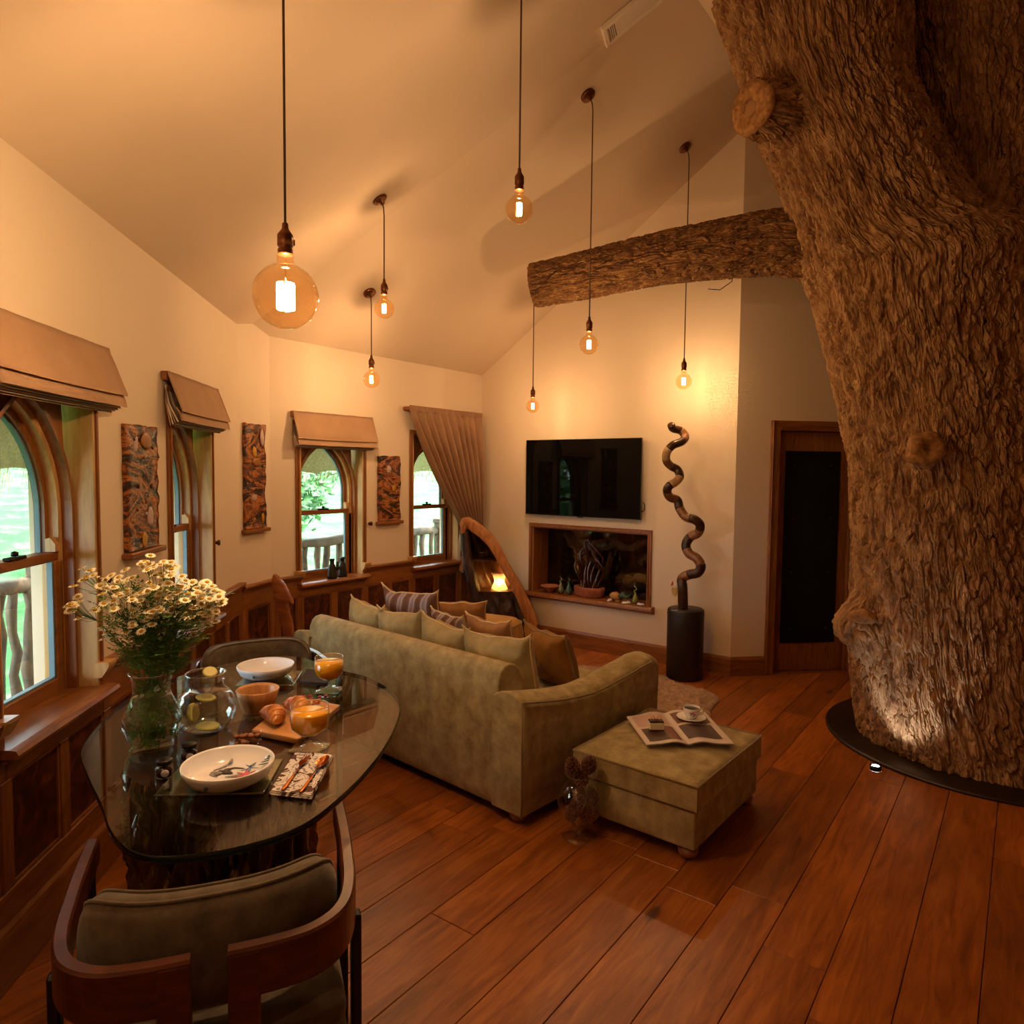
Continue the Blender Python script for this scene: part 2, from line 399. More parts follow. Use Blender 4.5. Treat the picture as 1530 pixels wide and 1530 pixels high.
def window(n, Mw, wid):
    root = bpy.data.objects.new('window_%d' % n, None); COL.objects.link(root); root['kind'] = 'structure'; root.matrix_world = Mw
    h = wid/2
    P = lambda name, mb, mat, par=root: obj(name, mb, mat, par)
    # casing on the wall face (beaded), outer jambs
    for s in (-1, 1):
        a, b_ = sorted((s*h, s*(h+.035)))
        P('casing', MB().cbox(a, b_, -.014, .0, .85, HEAD+.02, c=.004), 'oak_trim')
        a, b_ = sorted((s*(h+.004), s*(h+.018)))
        P('casing_bead', MB().cbox(a, b_, -.022, -.012, .85, HEAD+.02, c=.003), 'oak_trim')
        a, b_ = sorted((s*h, s*(h-.014)))
        P('jamb', MB().cbox(a, b_, -.014, .17, SILL, HEAD, c=.002), 'oak_pale')
    P('casing_head', MB().cbox(-h-.035, h+.035, -.014, .0, HEAD, HEAD+.035), 'oak_trim')
    P('head_board', MB().cbox(-h, h, -.0, .17, HEAD-.014, HEAD, c=.002), 'oak_trim')
    # spandrel board with a pointed arch cut through
    zs, za, wi = 1.47, 1.91, h-.036
    g = arch_poly(wi, SILL, zs, za, 12)
    out = []
    for x, z in g:
        if z >= zs-1e-6: out.append((max(-h+.014, min(h-.014, x*(h-.014)/wi if abs(x) > wi*.72 else x*1.25)), HEAD-.014 if z > zs+.2 else max(z, zs)))
        else: out.append(((h-.014)*(1 if x > 0 else -1), z))
    P('spandrel', ring(out, g, .075, .10), 'oak_trim')
    g2 = arch_poly(wi+.016, SILL, zs, za+.018, 12)
    P('arch_moulding', ring(g2, g, .060, .076), 'oak_trim')
    # box frame and sashes
    ga = arch_poly(wi, SILL, zs, za, 12); gb = arch_poly(wi-.026, SILL, zs, za-.03, 12)
    P('arch_frame', ring(ga, gb, .10, .135), 'oak_pale')
    gc = arch_poly(wi-.052, SILL, zs, za-.065, 12)
    zm = 1.30
    up = lambda p: [(x, max(z, zm)) for x, z in p]
    su = P('upper_sash', ring(up(gb), up(gc), .135, .175), 'oak_trim')
    gs = arch_poly(wi-.060, SILL, zs, za-.075, 12)
    P('seal', ring(up(gc), up(gs), .150, .168), 'blue_seal', su)
    P('meeting_rail', MB().cbox(-wi+.01, wi-.01, .105, .17, zm-.018, zm+.018), 'oak_trim', su)
    P('pane', MB().prism([(x, z) for x, z in up(gc)], .158, .162, 'y'), 'pane', su)
    cat = P('catch', MB().cbox(-.05, .05, .10, .13, zm+.018, zm+.03).lathe([(0, zm+.03), (.012, zm+.032), (.012, zm+.045), (0, zm+.05)], 10, mat=Matrix.Translation((0.0, .115, 0))), 'black_metal', su)
    sl = P('lower_sash', MB().cbox(-wi+.0, -wi+.055, .10, .135, SILL, zm-.016).cbox(wi-.055, wi, .10, .135, SILL, zm-.016).cbox(-wi+.05, wi-.05, .10, .135, SILL+.01, SILL+.085), 'oak_trim')
    P('pane', MB().box(-wi+.05, wi-.05, .116, .120, SILL+.08, zm), 'pane', sl)
    P('seal', MB().box(-wi+.055, -wi+.064, .108, .128, SILL+.085, zm-.016).box(wi-.064, wi-.055, .108, .128, SILL+.085, zm-.016).box(-wi+.055, wi-.055, .108, .128, SILL+.085, SILL+.093), 'blue_seal', sl)
    for s in (-1, 1):
        a, b_ = sorted((s*(wi-.015), s*(wi-.055)))
        P('sash_horn', MB().prism([(.098, zm+.02), (.135, zm+.02), (.135, zm+.07), (.118, zm+.075), (.098, zm+.05)], a, b_, 'x'), 'oak_pale')
        P('baluster_stop', MB().cbox(*(sorted((s*(wi-.0), s*(wi-.02)))), .135, .17, SILL, zm), 'oak_pale')
    # stool board + apron
    P('window_board', MB().prism([(-.075, SILL-.004), (-.078, SILL+.008), (-.07, SILL+.022), (-.05, SILL+.026), (.13, SILL+.026), (.13, SILL-.004)], -h-.03, h+.03, 'x'), 'oak_trim')
    P('apron_mould', MB().prism([(-.022, SILL-.004), (-.05, SILL-.004), (-.044, SILL-.016), (-.03, SILL-.022), (-.022, SILL-.03)], -h-.02, h+.02, 'x'), 'oak_trim')
    P('sill_bottom', MB().cbox(-h, h, .10, .22, SILL, SILL+.02), 'oak_trim')
    for s in (-1, 1):    # carved end cap of the rail where it meets the jamb
        a, b_ = sorted((s*(h-.02), s*(h+.05)))
        P('rail_cap', MB().prism([(-.026, .80), (-.034, .81), (-.05, .835), (-.055, .85), (-.055, .862), (.0, .862), (.0, .80)], a, b_, 'x'), 'oak_pale')
    kn = P('cord_cleat', MB().lathe([(0, 0), (.010, 0), (.010, .016), (.018, .02), (.018, .03), (0, .034)], 10, mat=Matrix.Translation((h+.07, -.0, 1.19)) @ Matrix.Rotation(R(90), 4, 'X')), 'brass_dark')
    return root
for i, t in enumerate(WINL):
    p = IL+DL*t; window(i+1, frame_at(p, DL, NL), WW)
for i, x in enumerate(WINB): window(i+3, frame_at((x, YB), (1, 0), (0, -1)), WW)

# ------------------------------------------------------------------ wainscot, rails, skirting
def wainscot(wname, parent, Mw, u0, u1, zt, gaps, stiles):
    # gaps: window ranges where the rail is interrupted ; stiles: u positions of uprights
    t = .022
    fr = lambda nm, a, c=.003, mat='oak_trim', par=None: obj(nm, MB().cbox(*a, c=c), mat, par or root)
    root = bpy.data.objects.new('trim_%s' % wname, None); COL.objects.link(root); root['kind'] = 'structure'; root.matrix_world = Mw
    segs = []; a = u0
    for g0, g1 in gaps:
        segs.append((a, g0)); a = g1
    segs.append((a, u1))
    for a, b_ in segs:
        if b_-a > .02:
            obj('chair_rail', MB().prism([(.0, zt-.05), (-.024, zt-.05), (-.03, zt-.035), (-.045, zt-.022), (-.05, zt-.008), (-.046, zt), (.0, zt)], a, b_, 'x'), 'oak_trim', root)
            fr('top_rail', (a, b_, -t, 0, .655, zt-.048))
    for g0, g1 in gaps: fr('top_rail', (g0, g1, -t, 0, .655, SILL-.004))
    fr('bottom_rail', (u0, u1, -t, 0, .20, .30))
    obj('skirting', MB().prism([(.0, 0), (-.034, 0), (-.034, .17), (-.03, .185), (-.02, .20), (.0, .20)], u0, u1, 'x'), 'oak_trim', root)
    w = .06
    st = sorted(stiles)
    for s_ in st: fr('stile', (s_-w/2, s_+w/2, -t, 0, .30, .655))
    for a, b_ in zip(st, st[1:]):
        p = obj('panel', MB().box(a+w/2, b_-w/2, -.008, 0, .30, .655), 'burl', root)
        x0, x1 = a+w/2, b_-w/2
        fr2 = MB()
        for (q0, q1, z0, z1) in ((x0, x0+.01, .30, .655), (x1-.01, x1, .30, .655), (x0+.01, x1-.01, .30, .31), (x0+.01, x1-.01, .645, .655)): fr2.box(q0, q1, -.016, -.006, z0, z1)
        obj('panel_bead', fr2, 'oak_trim', p)
    return root
h_ = WW/2
ML = frame_at(IL, DL, NL)
wainscot('left', wall_left, ML, -5.9, -.006, .86, [(t-h_, t+h_) for t in WINL], [-5.85, -5.3, -4.8, -4.3, -3.8, -3.3, -2.99, -2.675, -2.33, -2.0, -1.66, -1.3, -.98, -.66, -.34, -.03])
MBk = frame_at((0, YB), (1, 0), (0, -1))
wainscot('back', wall_back, MBk, BC.x+.004, 5.56, .828, [(x-h_, x+h_) for x in WINB], [3.12, 3.33, 3.66, 3.99, 4.27, 4.56, 4.885, 5.21, 5.53])
dI = (BC-IL).normalized()
wainscot('corner', wall_corner, frame_at(IL, dI, (dI.y, -dI.x)), .004, (BC-IL).length-.004, .828, [], [.03, (BC-IL).length-.03])
def baseboard(name, p0, p1, z=.155):
    p0 = Vector(p0); p1 = Vector(p1); d = (p1-p0); L = d.length; d /= L
    o = struct(name, MB().prism([(0, 0), (-.022, 0), (-.022, z-.02), (-.014, z), (0, z)], 0, L, 'x'), 'oak_trim'); o.matrix_world = frame_at(p0, d, (-d.y, d.x)); return o
def bb(name, p0, p1, inward):
    p0 = Vector(p0); p1 = Vector(p1); d = (p1-p0); L = d.length; d /= L
    o = struct(name, MB().prism([(0, 0), (-.022, 0), (-.022, .135), (-.014, .155), (0, .155)], 0, L, 'x'), 'oak_trim'); o.matrix_world = frame_at(p0, d, inward); return o
bb('baseboard_far', (5.57, 4.49), (5.57, 1.881), (-1, 0))
s2 = math.sqrt(.5); dD = Vector((s2, -s2)); nD = Vector((-s2, -s2)); C0 = Vector((5.57, 1.89))
bb('baseboard_door', C0+dD*-.009, C0+dD*(DU0-.05), nD); bb('baseboard_door_side', C0+dD*(DU1+.06), C0+dD*2.8, nD)

# ------------------------------------------------------------------ door with studded leather panel
droot = bpy.data.objects.new('door_1', None); COL.objects.link(droot); droot['kind'] = 'structure'; droot.matrix_world = frame_at(C0, dD, nD)
P = lambda nm, a, mat, par=droot, c=.003: obj(nm, MB().cbox(*a, c=c), mat, par)
for a, b_ in ((DU0-.05, DU0+.0), (DU1-.0, DU1+.05)):
    P('architrave', (a, b_, -.02, .0, 0, DH+.05), 'oak_trim'); P('architrave_bead', (a+.008, a+.02, -.028, -.018, 0, DH+.05), 'oak_trim')
P('architrave_head', (DU0-.05, DU1+.05, -.02, .0, DH, DH+.05), 'oak_trim')
P('jamb', (DU0, DU0+.03, -.018, .2, 0, DH), 'oak_trim'); P('jamb', (DU1-.03, DU1, -.018, .2, 0, DH), 'oak_trim'); P('jamb_head', (DU0+.03, DU1-.03, -.018, .2, DH-.03, DH), 'oak_trim')
P('door_stop', (DU1-.05, DU1-.03, .03, .06, 0, DH-.03), 'oak_trim')
leaf = P('leaf', (DU0+.032, DU1-.032, .07, .11, .002, DH-.032), 'oak_trim')
x0, x1 = DU0+.125, DU1-.125
pan = P('leather_panel', (x0, x1, .06, .072, .24, DH-.19), 'dark_leather', leaf)
P('threshold', (DU0, DU1, .0, .24, -.02, .001), 'oak_trim'); P('light_blocker', (DU0-.05, DU1+.05, .245, .27, -.08, DH+.05), 'oak_trim')  # backing behind the leaf: unseen board added to block outside light
stud = MB().lathe([(0, .012), (.008, .010), (.012, .004), (.014, 0)], 10, cap=False).mesh('stud')
for z in (.36, .83, 1.28, 1.72):
    for x in (x0+.08, x1-.08):
        s_ = obj('stud', stud, 'black_metal', pan, (x, .060, z)); s_.rotation_euler.x = R(90)

# ------------------------------------------------------------------ wall niche
nr = bpy.data.objects.new('trim_niche', None); COL.objects.link(nr); nr['kind'] = 'structure'
ND = .26
for y in (NY0, NY1-.012): sbox('lining', 'oak_trim', nr, (XT-.0, XT+ND, y, y+.012, NZ0, NZ1))
sbox('lining', 'oak_trim', nr, (XT, XT+ND, NY0, NY1, NZ1-.012, NZ1))
for (a, b_, z0, z1) in ((NY0-.035, NY0, NZ0, NZ1+.035), (NY1, NY1+.035, NZ0, NZ1+.035), (NY0, NY1, NZ1, NZ1+.035)):
    sbox('architrave', 'oak_trim', nr, (XT-.02, XT, a, b_, z0, z1))
for (a, b_, z0, z1) in ((NY0-.014, NY0, NZ0, NZ1+.014), (NY1, NY1+.014, NZ0, NZ1+.014), (NY0, NY1, NZ1, NZ1+.014)):
    sbox('architrave_bead', 'oak_trim', nr, (XT-.028, XT-.018, a, b_, z0, z1))
obj('shelf', MB().prism([(XT+ND-.013, NZ0+.005), (XT-.06, NZ0+.005), (XT-.075, NZ0-.01), (XT-.078, NZ0-.026), (XT-.065, NZ0-.036), (XT-.03, NZ0-.04), (XT-.012, NZ0-.055), (XT, NZ0-.06), (XT-.001, NZ0-.04), (XT-.001, NZ0+.001), (XT+ND-.013, NZ0+.001)], NY0-.07, NY1+.07, 'y'), 'oak_trim', nr)
plain('niche_dark', rgb(34, 26, 20), .8, bump=.8, bscale=9, var=.5, vscale=7)
glassy('niche_glass', (.95, .95, .95, 1), 1.6, floor_refl=.06)
obj('pane', MB().box(XT+ND-.012, XT+ND-.006, NY0+.012, NY1-.012, NZ0, NZ1-.012), 'niche_glass', nr)
mb = MB()
def rock(u, v):
    y = NY0-.3+u*(NY1-NY0+.6); z = NZ0-.15+v*(NZ1-NZ0+.3); q = Vector((y*3, z*4, 1))
    return (XT+ND+.55+.16*noise.noise(q)+.07*noise.noise(q*2.7), y, z)
mb.grid(rock, 60, 36); obj('cave_wall', mb, 'niche_dark', nr)
mb = MB(); Y0, Y1, Z0_, Z1_ = NY0-.3, NY1+.3, NZ0-.15, NZ1+.15; X0, X1 = XT+.241, XT+ND+.75
mb.box(X0, X1, Y0-.03, Y0, Z0_, Z1_).box(X0, X1, Y1, Y1+.03, Z0_, Z1_).box(X0, X1, Y0, Y1, Z0_-.03, Z0_).box(X0, X1, Y0, Y1, Z1_, Z1_+.03).box(X1, X1+.03, Y0, Y1, Z0_, Z1_)
obj('cave_box', mb, 'niche_dark', nr)
plain('root_bark', rgb(92, 72, 50), .8, bump=.6, bscale=30, var=.4, vscale=20)
rr = random.Random(5)
for (a, b_, rad) in (((3.75, 1.02), (3.35, .66), .05), ((3.45, .9), (2.85, .98), .06), ((3.1, .6), (2.6, .7), .05), ((3.3, .5), (3.2, .95), .04), ((2.95, .78), (2.5, 1.05), .045)):
    pts = []
    for i in range(13):
        s_ = i/12; pts.append((XT+ND+.25+.12*math.sin(s_*3+a[0])+rr.uniform(-.02, .02), a[0]+(b_[0]-a[0])*s_, a[1]+(b_[1]-a[1])*s_+rr.uniform(-.03, .03)))
    obj('tree_root', MB().tube(pts, [rad*(1.1-.6*i/12) for i in range(13)], 9), 'root_bark', nr)

# ceiling loft hatch / vent lies on the left ceiling slope
def onB(px, py): return pl(px, py, (-PB[1], -PB[2], 1), (0, 0, PB[0]))
def onA(px, py): return pl(px, py, (0, .66, 1), (0, 4.52, 2.62))
q = [onB(892, 20), onB(903, 66), onB(968, 12), onB(948, -30)]
nB = Vector((-PB[1], -PB[2], 1)).normalized()
ux = (q[2]-q[1]).normalized(); uy = nB.cross(ux)
Mv = Matrix.Identity(4)
for i, v in enumerate((ux, uy, -nB)):
    for k in range(3): Mv[k][i] = v[k]
Mv.translation = q[1]
vr = bpy.data.objects.new('air_vent', None); COL.objects.link(vr); vr.matrix_world = Mv
tag(vr, 'white rectangular vent panel on the sloping ceiling', 'vent')
plain('vent_white', rgb(228, 214, 196), .5)
vw, vl = .26, .62
sy = 1 if (q[0]-q[1]).dot(uy) > 0 else -1
mb = MB()
for (a, b_, c_, d_) in ((0, vl, 0, .03), (0, vl, vw-.03, vw), (0, .03, .03, vw-.03), (vl-.03, vl, .03, vw-.03)):
    y0, y1 = sorted((sy*c_, sy*d_)); mb.cbox(a, b_, y0, y1, .001, .03)
obj('vent_frame', mb, 'vent_white', vr)
y0, y1 = sorted((sy*.03, sy*(vw-.03))); obj('vent_panel', MB().box(.08, vl-.03, y0, y1, .001, .018), 'vent_white', vr)
for i in range(4):
    obj('vent_slat', MB().box(.032+i*.012, .038+i*.012, y0, y1, .001, .02), 'vent_white', vr)
# ------------------------------------------------------------------ outdoors: lawn, hillside, hedge, balcony rail, thatch
m, nt, b = newmat('grass')
c = coords(nt); n = N(nt, 'ShaderNodeTexNoise', i_Scale=1.6, i_Detail=9.0, i_Roughness=.7); nt.links.new(c, n.inputs['Vector'])
r_ = ramp(nt, [(.32, rgb(24, 66, 30)), (.5, rgb(52, 108, 50)), (.68, rgb(112, 156, 92))]); nt.links.new(n.outputs['Fac'], r_.inputs[0]); nt.links.new(r_.outputs[0], b.inputs['Base Color']); b.inputs['Roughness'].default_value = 1
m, nt, b = newmat('leaf')
oi = N(nt, 'ShaderNodeTexCoord'); n = N(nt, 'ShaderNodeTexNoise', i_Scale=3.0); nt.links.new(oi.outputs['Object'], n.inputs['Vector'])
r_ = ramp(nt, [(.35, rgb(26, 80, 36)), (.65, rgb(104, 160, 88))]); nt.links.new(n.outputs['Fac'], r_.inputs[0]); nt.links.new(r_.outputs[0], b.inputs['Base Color']); b.inputs['Roughness'].default_value = .7
wood('weathered', rgb(52, 42, 34), rgb(84, 70, 56), rgb(112, 98, 80), (4, 4, 2), .9, rnd=9.0, bump=.5)
wood('thatch', rgb(96, 84, 62), rgb(142, 126, 96), rgb(176, 160, 126), (10, 2, 10), .95, bump=.8, nscale=6)
wood('deck', rgb(104, 84, 64), rgb(136, 112, 86), rgb(156, 132, 104), (2, 10, 10), .8, rnd=4.0)
GZ = -1.6
mb = MB()
def hill(u, v):
    x = -45+u*90; y = -30+v*99; q = Vector((x*.08, y*.08, 0))
    d = Vector((x, y)).dot(Vector((.3, .95)))
    return (x, y, GZ+max(0, d-9)*.16+.5*noise.noise(q))
mb.grid(hill, 60, 50); g = obj('lawn', mb, 'grass'); g['kind'] = 'structure'
def bush(loc, size, nleaf, seed, label, tall=1.0):
    rr = random.Random(seed)
    t = thing('tree', label, 'tree', loc, 0, 'trees beyond the balcony')
    mb = MB()
    for i in range(nleaf):
        v = Vector((rr.gauss(0, 1), rr.gauss(0, 1), rr.gauss(0, 1))).normalized()*(rr.random()**.35)
        k = 1+.35*noise.noise(v*2+Vector((seed, 0, 0)))
        p = Vector((v.x*size*k, v.y*size*k, size*tall*(1.25+v.z*k)))
        a = Vector((rr.gauss(0, 1), rr.gauss(0, 1), rr.gauss(0, .6))).normalized(); b2 = a.orthogonal().normalized(); L = rr.uniform(.045, .10)*size**.5
        mb.add([p-a*L, p+b2*L*.5, p+a*L, p-b2*L*.5], [(0, 1, 2, 3)])
    o = obj('foliage', mb, 'leaf', t); o['kind'] = 'stuff'
    obj('trunk', MB().tube([(0, 0, -.3), (.05, 0, size*.6), (.1, .05, size*1.4*tall)], [.16*size, .12*size, .05*size], 8), 'weathered', t)
    return t
def gz(x, y): return GZ+max(0, x*.3+y*.95-9)*.16
for (x, y, s_, nl, sd, lb) in ((7.2, 12.5, 2.3, 14000, 1, 'bright leafy tree seen through the arched window with binoculars'), (10.5, 19, 2.6, 8000, 2, 'round green tree up the grassy slope behind the curtained window'),
        (1.6, 19.5, 2.2, 6000, 3, 'green tree on the lawn beside the leafy tree outside'), (-1.0, 9.0, 1.9, 9000, 4, 'sunlit bush outside the arched window by the flowers'), (.8, 13.5, 2.4, 8000, 5, 'larger tree farther behind the sunlit bush outside')):
    bush((x, y, gz(x, y)), s_, nl, sd, lb)
# balcony deck + rails
def deckrun(name, Mw, u0, u1):
    root = bpy.data.objects.new(name, None); COL.objects.link(root); root['kind'] = 'structure'; root.matrix_world = Mw
    for i in range(9): obj('deck_board', MB().box(u0, u1, .25+i*.16, .25+i*.16+.152, -.12, -.08), 'deck', root)
    return root
deckrun('floor_balcony_left', ML, -6.2, .6); deckrun('floor_balcony_back', MBk, 2.6, 6.4)
def natural_rail(Mw, u0, u1, off, seed, label, posts):
    rr = random.Random(seed)
    t = bpy.data.objects.new('balcony_railing', None); COL.objects.link(t); t.matrix_world = Mw
    tag(t, label, 'railing', 'balcony railings')
    n = int((u1-u0)/.3)
    obj('top_rail', MB().tube([(u0+(u1-u0)*i/n, off+rr.uniform(-.02, .02), .93+rr.uniform(-.015, .015)) for i in range(n+1)], [.045+rr.uniform(-.006, .006) for i in range(n+1)], 8), 'weathered', t)
    obj('bottom_rail', MB().tube([(u0, off, .02), (u1, off, .02)], .03, 8), 'weathered', t)
    u = u0+.07
    while u < u1:
        k = 7; x = rr.uniform(-.01, .01)
        pts = [(u+rr.uniform(-.014, .014), off+rr.uniform(-.012, .012), .0+.92*i/k) for i in range(k+1)]
        obj('baluster', MB().tube(pts, [rr.uniform(.024, .036) for i in range(k+1)], 7), 'weathered', t); u += rr.uniform(.115, .15)
    for p in posts:
        obj('post', MB().cbox(p-.05, p+.05, off-.05, off+.05, -.08, 1.02).cbox(p-.06, p+.06, off-.06, off+.06, 1.02, 1.07), 'weathered', t)
natural_rail(ML, -6.0, .5, 1.15, 3, 'rustic branch railing outside the windows of the angled wall', [-2.05, -.3])
natural_rail(MBk, 2.7, 6.3, 1.15, 4, 'rustic branch railing outside the straight wall with the curtain', [6.2])
# thatched eaves
def eave(Mw, u0, u1, label, seed):
    rr = random.Random(seed)
    t = bpy.data.objects.new('thatched_eave', None); COL.objects.link(t); t.matrix_world = Mw; tag(t, label, 'roof', 'thatched eaves')
    A_ = (.26, 2.45); B_ = (1.35, 1.63)
    def under(u, v):
        y = A_[0]+(B_[0]-A_[0])*v; z = A_[1]+(B_[1]-A_[1])*v
        x = u0+(u1-u0)*u; return (x, y, z+.03*noise.noise(Vector((x*3, v*4, seed))))
    mb = MB().grid(under, 90, 10); mb.grid(lambda u, v: (lambda p: (p[0], p[1]+.15, p[2]+.3))(under(u, v)), 20, 2)
    obj('thatch_layer', mb, 'thatch', t)
    mb = MB()
    for i in range(int((u1-u0)*150)):
        x = rr.uniform(u0, u1); y = B_[0]+rr.uniform(-.12, .16); z = 1.63-(y-B_[0])*.6+rr.uniform(-.01, .12); L = rr.uniform(.08, .2); w = .004
        dx = rr.uniform(-.04, .04); mb.add([(x-w, y, z), (x+w, y, z), (x+dx, y+.03, z-L)], [(0, 1, 2)])
    o = obj('straw_fringe', mb, 'thatch', t); o['kind'] = 'stuff'
eave(ML, -6.4, .0, 'thatched roof eave hanging outside the windows of the angled wall', 1)
eave(MBk, 3.0, 6.6, 'thatched roof eave hanging outside the straight wall with the curtain', 2)
# ------------------------------------------------------------------ pendant lamps
glassy('bulb_glass', (1.0, .86, .66, 1), 1.5)
m, nt, b = newmat('filament'); b.inputs['Base Color'].default_value = (1, .8, .5, 1)
b.inputs['Emission Color'].default_value = (1, .78, .42, 1); b.inputs['Emission Strength'].default_value = 60
plain('cord', rgb(96, 70, 46), .8)
plain('bronze', rgb(110, 66, 38), .35, metal=.8)
def bulb_profile(Rb, neck):
    pr = []
    a0 = math.acos(min(1, neck/Rb))
    for i in range(17):
        a = -math.pi/2+(math.pi/2+a0)*i/16; pr.append((max(0, Rb*math.cos(a)), Rb*math.sin(a)))
    z = Rb*math.sin(a0); pr += [(neck, z+neck*.6), (neck*.92, z+neck*1.3)]
    return pr, z+neck*1.3
def pendant(x, y, zb, Rb, ztop, label, canopy=True, nrm=None, slack=None, power=BULB_W, lname='bulb_light'):
    t = thing('pendant_lamp', label, 'lamp', (x, y, zb), 0, 'bare bulb pendant lamps')
    neck = min(.024, Rb*.34) if Rb < .08 else .026
    pr, zn = bulb_profile(Rb, neck)
    g = obj('bulb', MB().lathe(pr, 28, cap=False), 'bulb_glass', t)
    fl = MB(); fh = Rb*.85 if Rb < .08 else Rb*.8; fr = Rb*.17 if Rb < .08 else Rb*.24; k = 7 if Rb < .08 else 12
    pts = []
    for i in range(k):
        a = 2*math.pi*i/k
        pts += [(fr*math.cos(a), fr*math.sin(a), -fh*.5), (fr*math.cos(a), fr*math.sin(a), fh*.5)] if i % 2 == 0 else [(fr*math.cos(a), fr*math.sin(a), fh*.5), (fr*math.cos(a), fr*math.sin(a), -fh*.5)]
    fl.tube(pts, .0022 if Rb < .08 else .004, 4); obj('filament', fl, 'filament', g)
    obj('stem', MB().tube([(0, 0, zn), (0, 0, fh*.5)], .003, 6), 'bulb_glass', g)
    cw = .02 if Rb < .08 else .023
    s_ = obj('socket', MB().lathe([(neck*.9, zn-.004), (cw, zn), (cw, zn+.012), (cw*.8, zn+.016), (cw*1.05, zn+.022), (cw*1.05, zn+.055), (cw*.7, zn+.066), (cw*.45, zn+.075), (cw*.4, zn+.09), (.005, zn+.094)], 18), 'bronze', t)
    obj('switch', MB().box(cw, cw+.008, -.006, .006, zn+.03, zn+.048), 'bronze', s_)
    top = ztop-zb
    cp = [(0, 0, zn+.09), (0, 0, top-.1)]
    if slack: cp += [(slack.x*.15, slack.y*.15, top-.05), (slack.x*.7, slack.y*.7, top+slack.z*.7-.01), (slack.x, slack.y, top+slack.z)]
    else: cp.append((0, 0, top))
    obj('cord', MB().tube(cp, .0042, 6), 'cord', t)
    if canopy:
        n_ = (nrm or Vector((0, 0, 1))).normalized(); q = Vector((0, 0, -1)).rotation_difference(-n_).to_matrix().to_4x4()
        c_ = Matrix.Translation(Vector((slack.x, slack.y, top+slack.z)) if slack else Vector((0, 0, top))) @ q
        obj('ceiling_rose', MB().lathe([(.048, 0), (.048, -.012), (.04, -.018), (.034, -.02), (.02, -.024), (.012, -.04), (0, -.042)], 22, mat=c_), 'bronze', t)
    l = bpy.data.lights.new(lname, 'POINT'); l.energy = power; l.color = BULB_COL; l.shadow_soft_size = .012 if Rb < .08 else .02
    lo = bpy.data.objects.new(lname, l); COL.objects.link(lo); lo.parent = t
    return t
nA = Vector((0, .66, 1)); nBv = Vector((-PB[1], -PB[2], 1))
def pend_from(canopy_px, cord_px, bulb_y, Rb, label, on, nrm):
    c_ = on(*canopy_px); d = Vector((c_.x, c_.y)).dot(Vector((FH.x, FH.y)))
    b_ = dp(cord_px, bulb_y, d)
    sl = Vector((c_.x-b_.x, c_.y-b_.y, 0)); 
    pendant(b_.x, b_.y, b_.z, Rb, c_.z, label, True, nrm, Vector((sl.x, sl.y, 0)))
pend_from((878, 142), 880, 515, .0625, 'bulb pendant whose cord passes in front of the log branch', onA, nA)
pend_from((1023, 220), 1021.5, 570, .0625, 'bulb pendant hanging between log branch and twisted sculpture', onA, nA)
pend_from((567, 297), 574, 461, .0625, 'bulb pendant on the ceiling slope beside the giant bulb', onB, nBv)
pend_from((552, 437), 555, 567, .0625, 'bulb pendant hanging above the blind with binoculars below', onA, nA)
pend_from((801, 428), 796, 607, .058, 'bulb pendant hanging behind the cut end of the log above television', onA, nA)
p = dp(775.5, 313, 3.17); pendant(p.x, p.y, p.z, .0625, zc(p.x, p.y), 'highest bulb pendant near the white ceiling vent', True, nA)
p = dp(427, 443, 2.19); pendant(p.x, p.y, p.z, .10, zc(p.x, p.y), 'giant amber globe bulb pendant over the dining table', True, nBv, power=BIG_W)
# the warm glow at the near end of the angled wall comes from one more pendant just out of the picture
pendant(.0, 1.35, 2.35, .0625, zc(.0, 1.35), 'bulb pendant by the wall at the head of the room', True, nBv, lname='pendant_left_offscreen')

